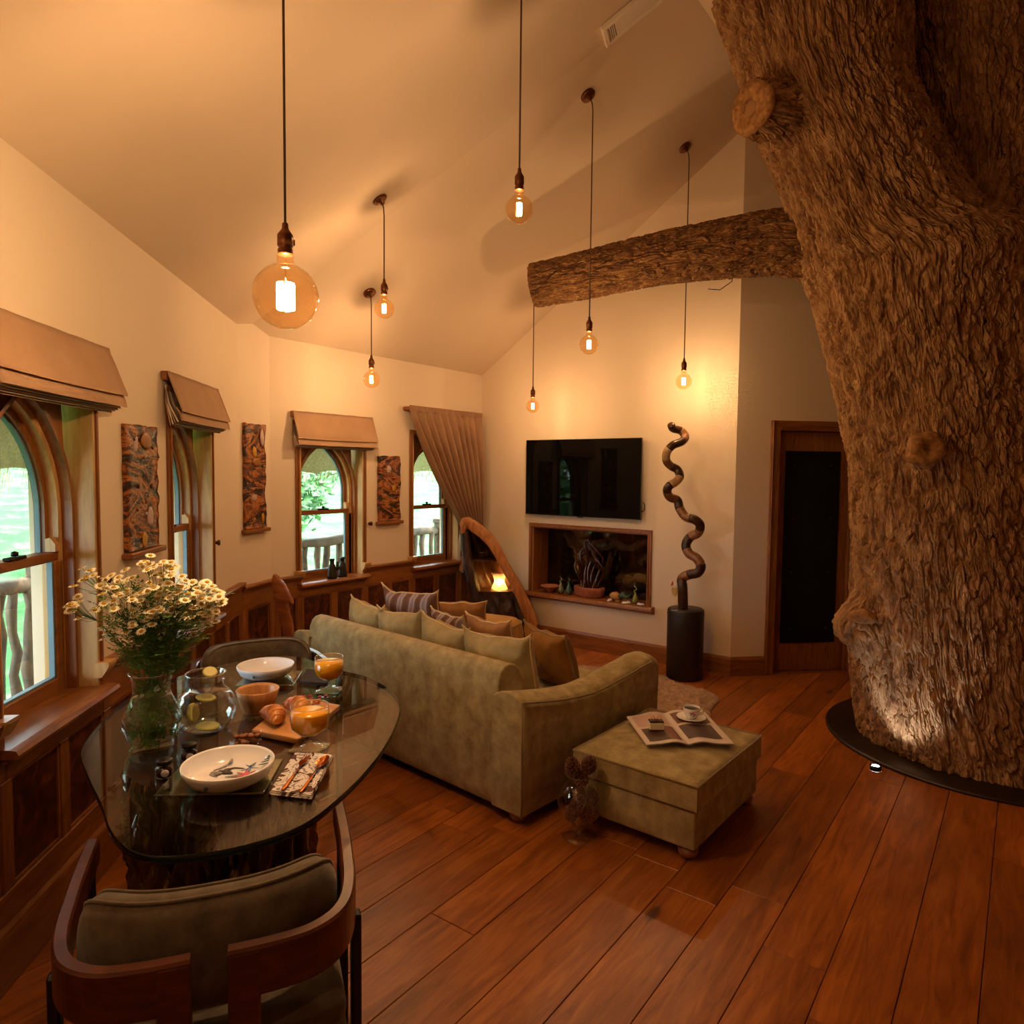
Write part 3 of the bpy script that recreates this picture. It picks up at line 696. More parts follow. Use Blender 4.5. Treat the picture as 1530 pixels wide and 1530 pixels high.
# ------------------------------------------------------------------ roman blinds
fabric('blind_cloth', rgb(158, 122, 94), rgb(174, 138, 108), scale=3, weave=500, sheen=.05)
fabric('blind_lining', rgb(205, 196, 186), rgb(220, 212, 200), scale=3, weave=500, sheen=0)
def blind(Mw, w, ztop, zb, label):
    t = bpy.data.objects.new('roman_blind', None); COL.objects.link(t); t.matrix_world = Mw; tag(t, label, 'blind', 'roman blinds')
    h = w/2
    obj('headrail', MB().cbox(-h, h, -.03, -.001, ztop-.045, ztop), 'oak_trim', t)
    def sheet(prof, th, x0, x1, sag=0):
        n = len(prof); mb = MB(); nu = 16
        for s_ in (0, 1):
            mb.grid(lambda u, v: (x0+(x1-x0)*u, prof[round(v*(n-1))][0]-th*s_+.003*noise.noise(Vector((u*6, v*3, s_))), prof[round(v*(n-1))][1]-sag*math.sin(math.pi*u)*v+.002*noise.noise(Vector((u*9, v*4, 4)))), nu, n-1)
        W_ = nu+1; o = (nu+1)*n
        fs = []
        for j in range(n-1):
            fs += [(j*W_, (j+1)*W_, o+(j+1)*W_, o+j*W_), (j*W_+nu, o+j*W_+nu, o+(j+1)*W_+nu, (j+1)*W_+nu)]
        for i in range(nu): fs += [((n-1)*W_+i, (n-1)*W_+i+1, o+(n-1)*W_+i+1, o+(n-1)*W_+i), (i, o+i, o+i+1, i+1)]
        mb.f += fs; mb.sm += [False]*len(fs); return mb
    zf = zb+.045
    pr = [(-.032, ztop), (-.036, ztop-.02), (-.055, ztop-(ztop-zf)*.35), (-.08, ztop-(ztop-zf)*.7), (-.098, zf+.012), (-.1, zf)]
    obj('front_panel', sheet(pr, .004, -h, h, .004), 'blind_cloth', t)
    obj('hem_fold', sheet([(-.07, zf+.02), (-.088, zb+.03), (-.094, zb)], .008, -h+.004, h-.004, .003), 'blind_cloth', t)
    for i in range(4):
        y = -.074+i*.012
        obj('fold', sheet([(-.016-.002*i, ztop-.07), (-.03+.004*i, zb+.09), (y, zb-.006-.006*i)], .006, -h+.008, h-.008, .002), 'blind_lining' if i % 2 == 0 else 'blind_cloth', t)
def wfl(t): p = IL+DL*t; return frame_at(p, DL, NL)
blind(wfl(-2.36), .84, 2.133, 1.895, 'biggest looking roman blind over the arched window behind the flowers')
blind(wfl(-.925), .80, 2.13, 1.885, 'roman blind between the two wall art panels')
blind(frame_at((3.665, YB), (1, 0), (0, -1)), .80, 2.09, 1.835, 'roman blind over the arched window with binoculars on its sill')

# ------------------------------------------------------------------ curtain, tied back
fabric('curtain_cloth', rgb(146, 110, 84), rgb(168, 132, 104), scale=4, weave=500, sheen=.05)
t = thing('curtain', 'beige pleated curtain tied back at the corner window', 'curtain', (0, YB, 0))
XL0, XR0, ZT = 4.45, 5.48, 2.215
def edge(v):     # left and right curtain edge as the drop goes on ; v 0 top 1 tie
    l = XL0+(5.23-XL0)*(v**1.45*.55+v*.45); r = XR0-(XR0-5.47)*v; return l, r
ZTIE = 1.02
def cur(u, v):
    l, r = edge(v); z = ZT-(ZT-ZTIE)*v
    z += .03*(1-u)*math.sin(v*math.pi)*0
    x = l+(r-l)*u; uu = u+.012*noise.noise(Vector((u*7, v*2, 0))); fold = math.sin(uu*2*math.pi*10+.6*math.sin(v*3)+.8*math.sin(uu*9))
    amp = .007+.03*min(1, v*3)*(1-.35*v)
    return (x, -.075-.02*v+amp*fold-.03*math.sin(v*math.pi)*u, z-.05*v*(1-u)*0)
obj('drape', MB().grid(cur, 200, 40), 'curtain_cloth', t)
def cur2(u, v):
    w = .12+.10*v; x = 5.36-.0*v-w+2*w*u*.9; z = ZTIE-(.35)*v
    return (x, -.085+.02*math.sin(u*2*math.pi*6+1)*(1-.3*v), z)
obj('tail', MB().grid(cur2, 60, 10), 'curtain_cloth', t)
obj('lining_tail', MB().grid(lambda u, v: (5.19+.05*u+.02*v-.05*math.sin(v*3), -.05+.01*math.sin(u*9), 1.06-.42*v), 10, 12), 'blind_lining', t)
obj('heading_tape', MB().grid(lambda u, v: (XL0+(XR0-XL0)*u, -.083+.006*math.sin(u*2*math.pi*40), ZT+.012-.05*v), 160, 2), 'curtain_cloth', t)
obj('track', MB().cbox(XL0, XR0, -.07, -.001, ZT-.03, ZT), 'oak_trim', t)
obj('tie_band', MB().tube([(5.20, -.1, ZTIE+.0), (5.28, -.125, ZTIE-.005), (5.4, -.12, ZTIE), (5.48, -.08, ZTIE+.01)], .014, 8), 'curtain_cloth', t)
obj('hold_back', MB().lathe([(.012, 0), (.012, .06), (.02, .065), (.02, .075), (0, .08)], 12, mat=Matrix.Translation((5.49, 0, 1.42)) @ Matrix.Rotation(R(90), 4, 'X')), 'oak_trim', t)

# ------------------------------------------------------------------ resin wall art on wooden brackets
m, nt, b = newmat('resin_art')
c = coords(nt, (1, 1, 2.0), rnd=7.0)
n1 = N(nt, 'ShaderNodeTexNoise', i_Scale=3.6, i_Detail=8.0, i_Roughness=.68, i_Distortion=1.4); nt.links.new(c, n1.inputs['Vector'])
r_ = ramp(nt, [(.36, rgb(14, 8, 6)), (.45, rgb(58, 26, 12)), (.5, rgb(120, 60, 20)), (.545, rgb(186, 112, 44)), (.58, rgb(70, 32, 14)), (.66, rgb(20, 10, 7)), (.74, rgb(150, 120, 96))]); nt.links.new(n1.outputs['Fac'], r_.inputs[0]); nt.links.new(r_.outputs[0], b.inputs['Base Color'])
n2 = N(nt, 'ShaderNodeTexNoise', i_Scale=40.0, i_Detail=6.0); nt.links.new(c, n2.inputs['Vector']); bp = N(nt, 'ShaderNodeBump', i_Strength=.8, i_Distance=.01); nt.links.new(n2.outputs['Fac'], bp.inputs['Height']); nt.links.new(bp.outputs[0], b.inputs['Normal'])
b.inputs['Roughness'].default_value = .3
plain('art_pink', rgb(188, 158, 150), .3); plain('art_gold', rgb(190, 140, 40), .35); plain('art_ochre', rgb(150, 92, 36), .4)
def art(Mw, w, h, label, seed, spots):
    t = bpy.data.objects.new('wall_art', None); COL.objects.link(t); t.matrix_world = Mw; tag(t, label, 'artwork', 'resin wall art panels')
    rr = random.Random(seed); nz = 24
    def f(u, v):
        e = .012*noise.noise(Vector((seed, v*7, 0)))+.008*noise.noise(Vector((seed, v*19, 3)))
        x = -w/2+w*u+(e if u > .5 else .5*e); top = .010*noise.noise(Vector((u*6, seed, 1)))
        return (x, -.02-.012*noise.noise(Vector((u*5, v*14, seed))), v*h+top*v)
    mb = MB().grid(f, 10, nz, smooth=True); mb.grid(lambda u, v: (f(u, v)[0], -.001, f(u, v)[2]), 10, nz)
    W_ = 11; o = W_*(nz+1)
    for j in range(nz):
        for q in (0, 10): mb.f.append((j*W_+q, (j+1)*W_+q, o+(j+1)*W_+q, o+j*W_+q)); mb.sm.append(False)
    for i in range(10):
        for j in (0, nz): mb.f.append((j*W_+i, j*W_+i+1, o+j*W_+i+1, o+j*W_+i)); mb.sm.append(False)
    pn = obj('resin_panel', mb, 'resin_art', t)
    for (u, v, rx, rz_, mt) in spots:
        p = f(u, v); obj('inlay', MB().ico((p[0], p[1]-.002, p[2]), 1, 2, (rx, .006, rz_), .35, seed=seed+u), mt, pn)
    for i in range(14):
        u, v = rr.random()*.8+.1, rr.random()*.9+.05; p = f(u, v); obj('pebble', MB().ico((p[0], p[1]-.001, p[2]), rr.uniform(.006, .016), 1, (1, .4, .8), .3, seed=i), rr.choice(['art_ochre', 'art_pink', 'art_gold', 'resin_art', 'resin_art']), pn)
    obj('bracket', MB().cbox(-w/2-.025, w/2+.025, -.045, -.001, -.03, -.004), 'oak_trim', t)
art(wfl(-1.60) @ Matrix.Translation((0, 0, 1.275)), .34, .565, 'brown resin art panel between flowers window and narrow window', 3.1, [(.3, .86, .03, .05, 'art_pink'), (.5, .07, .028, .035, 'art_gold'), (.7, .25, .035, .05, 'art_pink'), (.6, .88, .06, .04, 'art_ochre')])
art(frame_at(IL+dI*.17, dI, (dI.y, -dI.x)) @ Matrix.Translation((0, 0, 1.225)), .245, .74, 'tallest brown resin art panel on the narrow corner wall', 8.4, [(.8, .88, .025, .06, 'art_pink'), (.45, .74, .025, .04, 'art_gold'), (.5, .64, .05, .03, 'art_ochre'), (.45, .3, .035, .03, 'art_pink'), (.85, .09, .018, .035, 'art_gold')])
art(frame_at((4.272, YB), (1, 0), (0, -1)) @ Matrix.Translation((0, 0, 1.205)), .255, .565, 'small brown resin art panel beside the curtain', 5.7, [(.45, .8, .03, .035, 'art_pink'), (.68, .5, .025, .03, 'art_gold'), (.3, .38, .04, .025, 'art_ochre')])

# ------------------------------------------------------------------ television
plain('tv_black', rgb(10, 10, 11), .5); 
m, nt, b = newmat('tv_screen'); b.inputs['Base Color'].default_value = (.002, .002, .0025, 1); b.inputs['Roughness'].default_value = .03; b.inputs['Specular IOR Level'].default_value = .15
t = thing('television', 'black flat screen television on the wall above the niche', 'television', (XT, 3.30, 1.595))
hw, hh = .607, .352
obj('back_shell', MB().cbox(-.05, -.022, -hw+.01, hw-.01, -hh+.01, hh-.01), 'tv_black', t)
obj('screen', MB().cbox(-.062, -.05, -hw, hw, -hh, hh, c=.002), 'tv_screen', t)
obj('bezel', MB().box(-.064, -.05, -hw-.003, hw+.003, -hh-.006, -hh).box(-.064, -.05, -hw-.003, hw+.003, hh, hh+.003).box(-.064, -.05, -hw-.003, -hw, -hh, hh).box(-.064, -.05, hw, hw+.003, -hh, hh), 'tv_black', t)
obj('sensor', MB().box(-.062, -.052, -.03, .03, -hh-.014, -hh-.006), 'tv_black', t)
obj('wall_bracket', MB().box(-.022, -.001, -.2, .2, -.15, .15), 'tv_black', t)
obj('cable', MB().tube([(-.02, -hw+.0, -.2), (-.02, -hw-.02, -.22), (-.02, -hw-.02, -.27), (-.015, -hw+.01, -.29)], .004, 6), 'tv_black', t)

# ------------------------------------------------------------------ pedestal, twisted sculpture, champagne glass
wood('ebony', rgb(20, 13, 9), rgb(34, 22, 15), rgb(46, 31, 22), (12, 12, 1.2), .45, bump=.2)
pd = gp(1018, 1004, 0) ; PD = Vector((5.30, 2.17, 0)); PH = .565; PR = .145
t = thing('pedestal', 'dark brown cylinder pedestal by the wall corner', 'pedestal', PD)
obj('column', MB().lathe([(PR-.006, 0), (PR, .006), (PR, PH-.02), (PR-.004, PH-.008), (PR-.012, PH-.002), (0, PH)], 48), 'ebony', t)
obj('top_rim', MB().lathe([(PR+.001, PH-.05), (PR+.003, PH-.045), (PR+.001, PH-.04)], 48, cap=False), 'ebony', t)
dpd = Vector((PD.x, PD.y)).dot(Vector((FH.x, FH.y)))
spx = [(1021, 897), (1020, 880), (1021, 866), (1030, 859), (1041, 855), (1045, 845), (1040, 834), (1030, 827), (1027, 815), (1033, 803), (1043, 796), (1044, 784), (1036, 776), (1024, 772), (1017, 760), (1014, 748), (1002, 743), (996, 734), (998, 726), (1008, 720), (1016, 712), (1014, 702), (1004, 696), (996, 688), (995, 676), (1003, 666), (1018, 660), (1025, 652), (1019, 643), (1007, 640), (1002, 634)]
def smooth_path(p, n):
    out = []
    m_ = len(p)
    for i in range(m_-1):
        a, b_, c_, d = p[max(i-1, 0)], p[i], p[i+1], p[min(i+2, m_-1)]
        for k in range(n):
            s_ = k/n; out.append(tuple(.5*((2*b_[j])+(-a[j]+c_[j])*s_+(2*a[j]-5*b_[j]+4*c_[j]-d[j])*s_*s_+(-a[j]+3*b_[j]-3*c_[j]+d[j])*s_**3) for j in range(len(b_))))
    out.append(tuple(p[-1])); return out
sp = []
for i, (x, y) in enumerate(spx):
    q = dp(x, y, dpd-.02); dv = .045*math.sin(i*.95)
    q = q+FH*dv*(0 if i < 2 else 1); sp.append(tuple(q))
sp[0] = (sp[0][0], sp[0][1], PH+.001)
sp = smooth_path(sp, 8)
base = Vector((sp[0][0], sp[0][1], PH))
t = thing('twisted_sculpture', 'wavy striped brown wood sculpture standing on the pedestal', 'sculpture', base)
sp = [Vector(p)-base for p in sp]
wood('horn_dark', rgb(34, 18, 10), rgb(58, 32, 18), rgb(82, 48, 28), (9, 9, 9), .3)
wood('horn_mid', rgb(98, 62, 34), rgb(132, 88, 52), rgb(156, 108, 66), (9, 9, 9), .3)
wood('horn_light', rgb(160, 124, 84), rgb(186, 150, 106), rgb(204, 172, 128), (9, 9, 9), .3)
nseg = len(sp); cuts = [0, 14, 24, 42, 60, 72, 84, 100, 112, 122, 136, 146, 158, 176, 186, 196, 210, 224, nseg-1]
cols = ['horn_dark', 'horn_mid', 'horn_dark', 'horn_mid', 'horn_dark', 'horn_mid', 'horn_dark', 'horn_mid', 'horn_dark', 'horn_mid', 'horn_dark', 'horn_light', 'horn_dark', 'horn_mid', 'horn_light', 'horn_dark', 'horn_mid', 'horn_dark']
for a, b_, cl in zip(cuts, cuts[1:], cols):
    if b_ > a:
        seg = sp[a:b_+1]; rads = [(.040-.009*(i/nseg)) for i in range(a, b_+1)]
        if b_ == nseg-1: rads[-1] *= .55; rads[-2] *= .85
        obj('segment', MB().tube(seg, rads, 12), cl, t)
glassy('clear_glass', (.985, .995, .99, 1), 1.5)
glassy('champagne', (.93, .86, .58, 1), 1.35)
q = dp(1008, 893, dpd-.1)
t = thing('champagne_flute', 'slim champagne flute with a strawberry on its rim', 'glass', (q.x, q.y, PH))
obj('bowl', MB().lathe([(.028, .004), (.029, .0), (.004, .005), (.003, .012), (.003, .09), (.010, .105), (.02, .13), (.024, .165), (.022, .2), (.021, .2), (.023, .165), (.019, .131), (.006, .108)], 20, cap=False), 'clear_glass', t)
obj('drink', MB().lathe([(0, .11), (.018, .132), (.022, .165), (.0215, .178), (0, .178)], 16), 'champagne', t)
plain('strawberry', rgb(196, 60, 50), .4)
obj('strawberry_slice', MB().prism([(-.034, .195), (-.012, .205), (-.018, .235)], -.006, .006, 'y', mat=Matrix.Rotation(YAW-R(90), 4, 'Z')), 'strawberry', t)

# ------------------------------------------------------------------ the tree
m, nt, b = newmat('bark')
uv = N(nt, 'ShaderNodeUVMap')
def barknodes(nt, su, sv, colA, colB, colC, colD, disp, b, mott=0):
    mp = N(nt, 'ShaderNodeMapping'); mp.inputs['Scale'].default_value = (su, sv, 1); nt.links.new(uv_.outputs[0], mp.inputs['Vector'])
    nz = N(nt, 'ShaderNodeTexNoise', i_Scale=.9, i_Detail=5.0); nt.links.new(mp.outputs[0], nz.inputs['Vector'])
    ad = N(nt, 'ShaderNodeVectorMath', operation='MULTIPLY_ADD'); ad.inputs[1].default_value = (1.1, 1.1, 1.1); nt.links.new(nz.outputs['Color'], ad.inputs[0]); nt.links.new(mp.outputs[0], ad.inputs[2])
    mpt = N(nt, 'ShaderNodeMapping'); mpt.inputs['Scale'].default_value = (su*.5, sv*.8, 1); mpt.inputs['Location'].default_value = (17.3, 5.1, 3.7); nt.links.new(uv_.outputs[0], mpt.inputs['Vector'])
    def fissure(sc, w, det):
        f_ = N(nt, 'ShaderNodeTexNoise', i_Scale=sc, i_Detail=det, i_Roughness=.45, i_Distortion=.5); nt.links.new(mp.outputs[0], f_.inputs['Vector'])
        s1 = N(nt, 'ShaderNodeMath', operation='SUBTRACT', i_1=.5); nt.links.new(f_.outputs['Fac'], s1.inputs[0])
        ab = N(nt, 'ShaderNodeMath', operation='ABSOLUTE'); nt.links.new(s1.outputs[0], ab.inputs[0])
        r1 = N(nt, 'ShaderNodeMapRange', i_1=.0, i_2=w); nt.links.new(ab.outputs[0], r1.inputs[0]); return r1
    rd = fissure(.8, .085, 2.0); rd2 = fissure(1.9, .12, 3.0)
    mn = N(nt, 'ShaderNodeMath', operation='MULTIPLY'); nt.links.new(rd.outputs[0], mn.inputs[0]); nt.links.new(rd2.outputs[0], mn.inputs[1])
    fine = N(nt, 'ShaderNodeTexNoise', i_Scale=6.0, i_Detail=6.0, i_Roughness=.7); nt.links.new(mp.outputs[0], fine.inputs['Vector'])
    h1 = N(nt, 'ShaderNodeMath', operation='MULTIPLY_ADD', i_1=.55); nt.links.new(mn.outputs[0], h1.inputs[0]); nt.links.new(rd.outputs[0], h1.inputs[2])
    h2 = N(nt, 'ShaderNodeMath', operation='MULTIPLY_ADD', i_1=.2); nt.links.new(fine.outputs['Fac'], h2.inputs[0]); nt.links.new(h1.outputs[0], h2.inputs[2])
    cr = ramp(nt, [(.28, colA), (.44, colB), (.58, colC), (.76, colD)])
    tint = N(nt, 'ShaderNodeTexNoise', i_Scale=1.3, i_Detail=7.0, i_Roughness=.65); nt.links.new(mpt.outputs[0], tint.inputs['Vector']); nt.links.new(tint.outputs['Fac'], cr.inputs[0])
    out = cr.outputs[0]
    big = N(nt, 'ShaderNodeTexNoise', i_Scale=.55, i_Detail=6.0, i_Roughness=.7); nt.links.new(mp.outputs[0], big.inputs['Vector'])
    br = ramp(nt, [(.38, (.62, .5, .4, 1)), (.6, (1.0, 1.0, 1.0, 1))]); nt.links.new(big.outputs['Fac'], br.inputs[0])
    mx = N(nt, 'ShaderNodeMix', data_type='RGBA', blend_type='MULTIPLY', i_0=.75); nt.links.new(out, mx.inputs[6]); nt.links.new(br.outputs[0], mx.inputs[7]); out = mx.outputs[2]
    li = N(nt, 'ShaderNodeTexNoise', i_Scale=3.2, i_Detail=4.0, i_Roughness=.6); nt.links.new(mp.outputs[0], li.inputs['Vector'])
    lr_ = ramp(nt, [(.56, (0, 0, 0, 1)), (.64, (1, 1, 1, 1))]); nt.links.new(li.outputs['Fac'], lr_.inputs[0])
    lm = N(nt, 'ShaderNodeMath', operation='MULTIPLY', i_1=.55); nt.links.new(lr_.outputs[0], lm.inputs[0])
    lx = N(nt, 'ShaderNodeMix', data_type='RGBA'); nt.links.new(lm.outputs[0], lx.inputs[0]); nt.links.new(out, lx.inputs[6]); lx.inputs[7].default_value = rgb(196, 158, 96); out = lx.outputs[2]
    nt.links.new(out, b.inputs['Base Color']); b.inputs['Roughness'].default_value = .85; b.inputs['Specular IOR Level'].default_value = .25
    ds = N(nt, 'ShaderNodeDisplacement', i_Midlevel=.7, i_Scale=disp); nt.links.new(h2.outputs[0], ds.inputs['Height'])
    nt.links.new(ds.outputs[0], nt.nodes['Material Output'].inputs['Displacement'])
uv_ = uv
barknodes(nt, 24.0, 6.0, rgb(122, 86, 58), rgb(166, 125, 86), rgb(194, 153, 111), rgb(216, 177, 131), .024, b)
m.displacement_method = 'BOTH'
m, nt, b = newmat('bark_log'); uv_ = N(nt, 'ShaderNodeUVMap')
barknodes(nt, 38.0, 9.0, rgb(80, 52, 32), rgb(120, 82, 52), rgb(152, 110, 70), rgb(194, 152, 96), .014, b); m.displacement_method = 'BOTH'
m, nt, b = newmat('cut_wood')
c = coords(nt, (1, 1, 1)); n = N(nt, 'ShaderNodeTexNoise', i_Scale=30.0, i_Detail=6.0); nt.links.new(c, n.inputs['Vector'])
r_ = ramp(nt, [(.3, rgb(112, 70, 34)), (.7, rgb(186, 134, 76))]); nt.links.new(n.outputs['Fac'], r_.inputs[0]); nt.links.new(r_.outputs[0], b.inputs['Base Color']); b.inputs['Roughness'].default_value = .8
bp = N(nt, 'ShaderNodeBump', i_Strength=.8, i_Distance=.01); nt.links.new(n.outputs['Fac'], bp.inputs['Height']); nt.links.new(bp.outputs[0], b.inputs['Normal'])

def barktube(name, pts, rads, mat, parent, nu=160, nv=220, deform=None, upright=0.0):
    # dense tube with metric uv (u around, v along)
    pts = [Vector(p) for p in pts]; n = len(pts)
    P_ = smooth_path([tuple(p)+(r,) for p, r in zip(pts, rads)], 24)
    # resample by arc length
    acc = [0]
    for a, b_ in zip(P_, P_[1:]): acc.append(acc[-1]+(Vector(b_[:3])-Vector(a[:3])).length)
    tot = acc[-1]; rings = []; k = 0
    for j in range(nv+1):
        s_ = tot*j/nv
        while k < len(acc)-2 and acc[k+1] < s_: k += 1
        f = (s_-acc[k])/max(1e-9, acc[k+1]-acc[k]); rings.append((Vector(P_[k][:3]).lerp(Vector(P_[k+1][:3]), f), P_[k][3]+(P_[k+1][3]-P_[k][3])*f, s_))
    vs = []; ref = RH.copy()
    for j, (c_, r, s_) in enumerate(rings):
        t = (rings[min(j+1, nv)][0]-rings[max(j-1, 0)][0]).normalized()
        if upright: t = (t*(1-upright)+Vector((0, 0, 1))*upright).normalized()
        if abs(t.dot(ref)) > .95: ref = FH.copy()
        a = (ref-t*ref.dot(t)).normalized(); ref = a; b2 = t.cross(a)
        for i in range(nu):
            w = 2*math.pi*i/nu; dv = a*math.cos(w)+b2*math.sin(w)
            rr_ = r*(1+.035*noise.noise(Vector((math.cos(w)*1.6, math.sin(w)*1.6, s_*1.3)))+.02*noise.noise(Vector((math.cos(w)*4, math.sin(w)*4, s_*3))))
            p = c_+dv*rr_
            if deform: p = deform(p, dv)
            vs.append(tuple(p))
    fs = []; uvs = []
    Rm = sum(rads)/len(rads)
    for j in range(nv):
        for i in range(nu):
            i2 = (i+1) % nu; fs.append((j*nu+i, j*nu+i2, (j+1)*nu+i2, (j+1)*nu+i))
            for (x, y) in ((i, j), (i+1, j), (i+1, j+1), (i, j+1)): uvs += [x/nu*2*math.pi*Rm, rings[y][2]]
    fs += [tuple(range(nu-1, -1, -1)), tuple(nv*nu+i for i in range(nu))]; uvs += [0, 0]*nu+[0, 0]*nu
    mb = MB().add(vs, fs, True); me = mb.mesh(name); ul = me.uv_layers.new(name='UVMap'); ul.data.foreach_set('uv', uvs)
    o = obj(name, me, mat, parent); return o
TD = 4.22
trunk_sil = [(1180, 1290, 1656), (1150, 1294, 1648), (1100, 1296, 1640), (1050, 1288, 1622), (1000, 1284, 1600), (940, 1283, 1585), (880, 1283, 1575), (800, 1284, 1562), (700, 1282, 1548), (620, 1268, 1540), (540, 1248, 1534), (460, 1228, 1532), (400, 1212, 1530)]
pts = []; rads = []
for y, a, b_ in trunk_sil:
    c_ = dp((a+b_)/2, y, TD); l_ = dp(a, y, TD); pts.append(c_); rads.append((c_-l_).length*.965)
BASE = Vector((pts[0].x, pts[0].y, 0))
pts = [BASE+Vector((0, 0, .02))]+pts[1:]
# left limb continues the trunk upwards; right limb forks off behind it
limb_l = [(345, 1199, 1455), (285, 1180, 1412), (225, 1156, 1388), (150, 1124, 1354), (60, 1098, 1346), (0, 1078, 1346), (-140, 1040, 1330), (-300, 1010, 1320)]
lp, lr = [], []
for i, (y, a, b_) in enumerate(limb_l):
    c_ = dp((a+b_)/2, y, TD); l_ = dp(a, y, TD); lp.append(c_); lr.append((c_-l_).length)
def bumpf(px, py, depth, rad, amp, rin=None):
    c_ = dp(px, py, depth); return (c_, rad, amp)
burls = [(dp(1281, 936, TD), .25, .17), (dp(1385, 672, TD-.45), .26, .05), (dp(1400, 240, TD), .3, .0)]
def deform(p, dv):
    for c_, rd, am in burls:
        d = (p-c_).length
        if d < rd: p = p+dv*am*(math.cos(d/rd*math.pi)*.5+.5)
    return p-BASE
tree = thing('indoor_tree', 'huge bark covered tree trunk rising through the room', 'tree', BASE)
allp = pts+lp; allr = rads+[x*.97 for x in lr]
barktube('trunk', allp, allr, 'bark', tree, 420, 640, deform, upright=.8)
rl = [(640, 1335, 1534, .0), (520, 1346, 1535, .02), (410, 1360, 1533, .04), (310, 1372, 1530, .07), (215, 1370, 1527, .11), (110, 1352, 1519, .15), (0, 1343, 1511, .18), (-150, 1346, 1502, .22), (-300, 1356, 1500, .25)]
rp, rr_ = [], []
for y, a, b_, dd in rl:
    c_ = dp((a+b_)/2, y, TD+dd); l_ = dp(a, y, TD+dd); rp.append(c_-BASE); rr_.append((c_-l_).length)
barktube('limb', rp, rr_, 'bark', tree, 220, 300)
# sawn branch stub facing left
st0 = dp(1190, 175, TD-.1); st1 = dp(1124, 160, TD-.28)
dirn = (st1-st0).normalized()
barktube('branch_stub', [st0-BASE, st0.lerp(st1, .5)-BASE, st1-BASE], [.20, .15, .12], 'bark', tree, 90, 60)
mq = Matrix.Translation(st1-BASE) @ Vector((0, 0, 1)).rotation_difference(dirn).to_matrix().to_4x4()
cut = obj('cut_face', MB().lathe([(.125, -.03), (.14, -.01), (.137, .012), (.11, .02), (.07, .014), (.03, .002), (0, -.012)], 32, mat=mq, lobes=3, amp=.05), 'cut_wood', tree)
kn = dp(1385, 672, TD-.56)
q = dp(1385, 672, TD-.52)-BASE
obj('knot_eye', MB().lathe([(.10, -.02), (.085, .02), (.05, .03), (.02, .012), (0, -.01)], 32, mat=Matrix.Translation(q) @ Vector((0, 0, 1)).rotation_difference((-FH-RH*.2).normalized()).to_matrix().to_4x4(), lobes=5, amp=.06), 'cut_wood', tree)
q = dp(1287, 922, TD-.17)-BASE
obj('burl_scar', MB().lathe([(.075, -.02), (.07, .0), (.05, .012), (0, .014)], 24, mat=Matrix.Translation(q) @ Vector((0, 0, 1)).rotation_difference((-FH*.8-RH*.6).normalized()).to_matrix().to_4x4() @ Matrix.Diagonal((.6, 1.1, 1, 1)), lobes=3, amp=.1), 'cut_wood', tree)
# high knot at the top edge
q = dp(1312, -8, TD-.28)
obj('knot', MB().ico(q-BASE, .12, 3, (1, .8, .6), .25), 'cut_wood', tree)
# long log branch
lg = [dp(1230, 366, 4.42), dp(1160, 362, 4.55), dp(1080, 372, 4.68), dp(980, 388, 4.84), dp(880, 410, 5.0), dp(798, 427, 5.12)]
wd = [50, 45, 40, 35, 32, 29]
lrd = [w*(4.42+.7*i/5)/FPX for i, w in enumerate(wd)]
barktube('log_branch', [p-BASE for p in lg], lrd, 'bark_log', tree, 180, 360)
e0 = lg[-1]; dr = (lg[-1]-lg[-2]).normalized(); mq = Matrix.Translation(e0-BASE) @ Vector((0, 0, 1)).rotation_difference(dr).to_matrix().to_4x4()
obj('cut_face', MB().lathe([(lrd[-1]*1.0, -.01), (lrd[-1]*.98, .008), (lrd[-1]*.7, .012), (0, .014)], 32, mat=mq), 'cut_wood', tree)
q = dp(1094, 411, 4.66)-BASE; q2 = dp(1058, 432, 4.6)-BASE
obj('twig', MB().tube([q, q+Vector((0, 0, -.04)), (q+q2)/2+Vector((0, 0, -.05)), q2], .003, 5), 'root_bark', tree)
q = dp(955, 385, 4.72)-BASE
obj('twig', MB().tube([q+Vector((0, 0, .06)), q+RH*.01, q+RH*.04+Vector((0, 0, -.09)), q+RH*.09+Vector((0, 0, -.13))], .004, 5), 'root_bark', tree)
# dark base plate on the floor + small uplight
plain('base_plate', rgb(38, 26, 18), .35)
DR = .92
t = thing('tree_base_plate', 'round dark brown plate on the floor under the tree', 'plate', (BASE.x, BASE.y, 0))
obj('disc', MB().lathe([(DR, 0), (DR, .012), (DR-.012, .02), (0, .02)], 96), 'base_plate', t)
q = gp(1308, 1147, .012)
plain('uplight_lens', rgb(235, 245, 255), .2, emit=(.75, .88, 1, 1), es=14)
t = thing('floor_uplight', 'tiny bright recessed uplight in the rim of the tree plate', 'light', (q.x, q.y, .0))
obj('ring', MB().lathe([(.03, 0), (.03, .024), (.022, .026), (.018, .02)], 20, cap=False), 'black_metal', t)
obj('lens', MB().lathe([(.019, .012), (.019, .024), (0, .026)], 16), 'uplight_lens', t)
l = bpy.data.lights.new('uplight', 'SPOT'); l.energy = 3.2; l.color = (.92, .95, 1); l.spot_size = R(80); l.spot_blend = .6; l.shadow_soft_size = .02
lo = bpy.data.objects.new('uplight', l); COL.objects.link(lo); lo.parent = t; lo.location = (0, 0, .04)
dv = Vector((BASE.x-q.x, BASE.y-q.y, 1.4)); lo.rotation_euler = dv.to_track_quat('-Z', 'Y').to_euler()
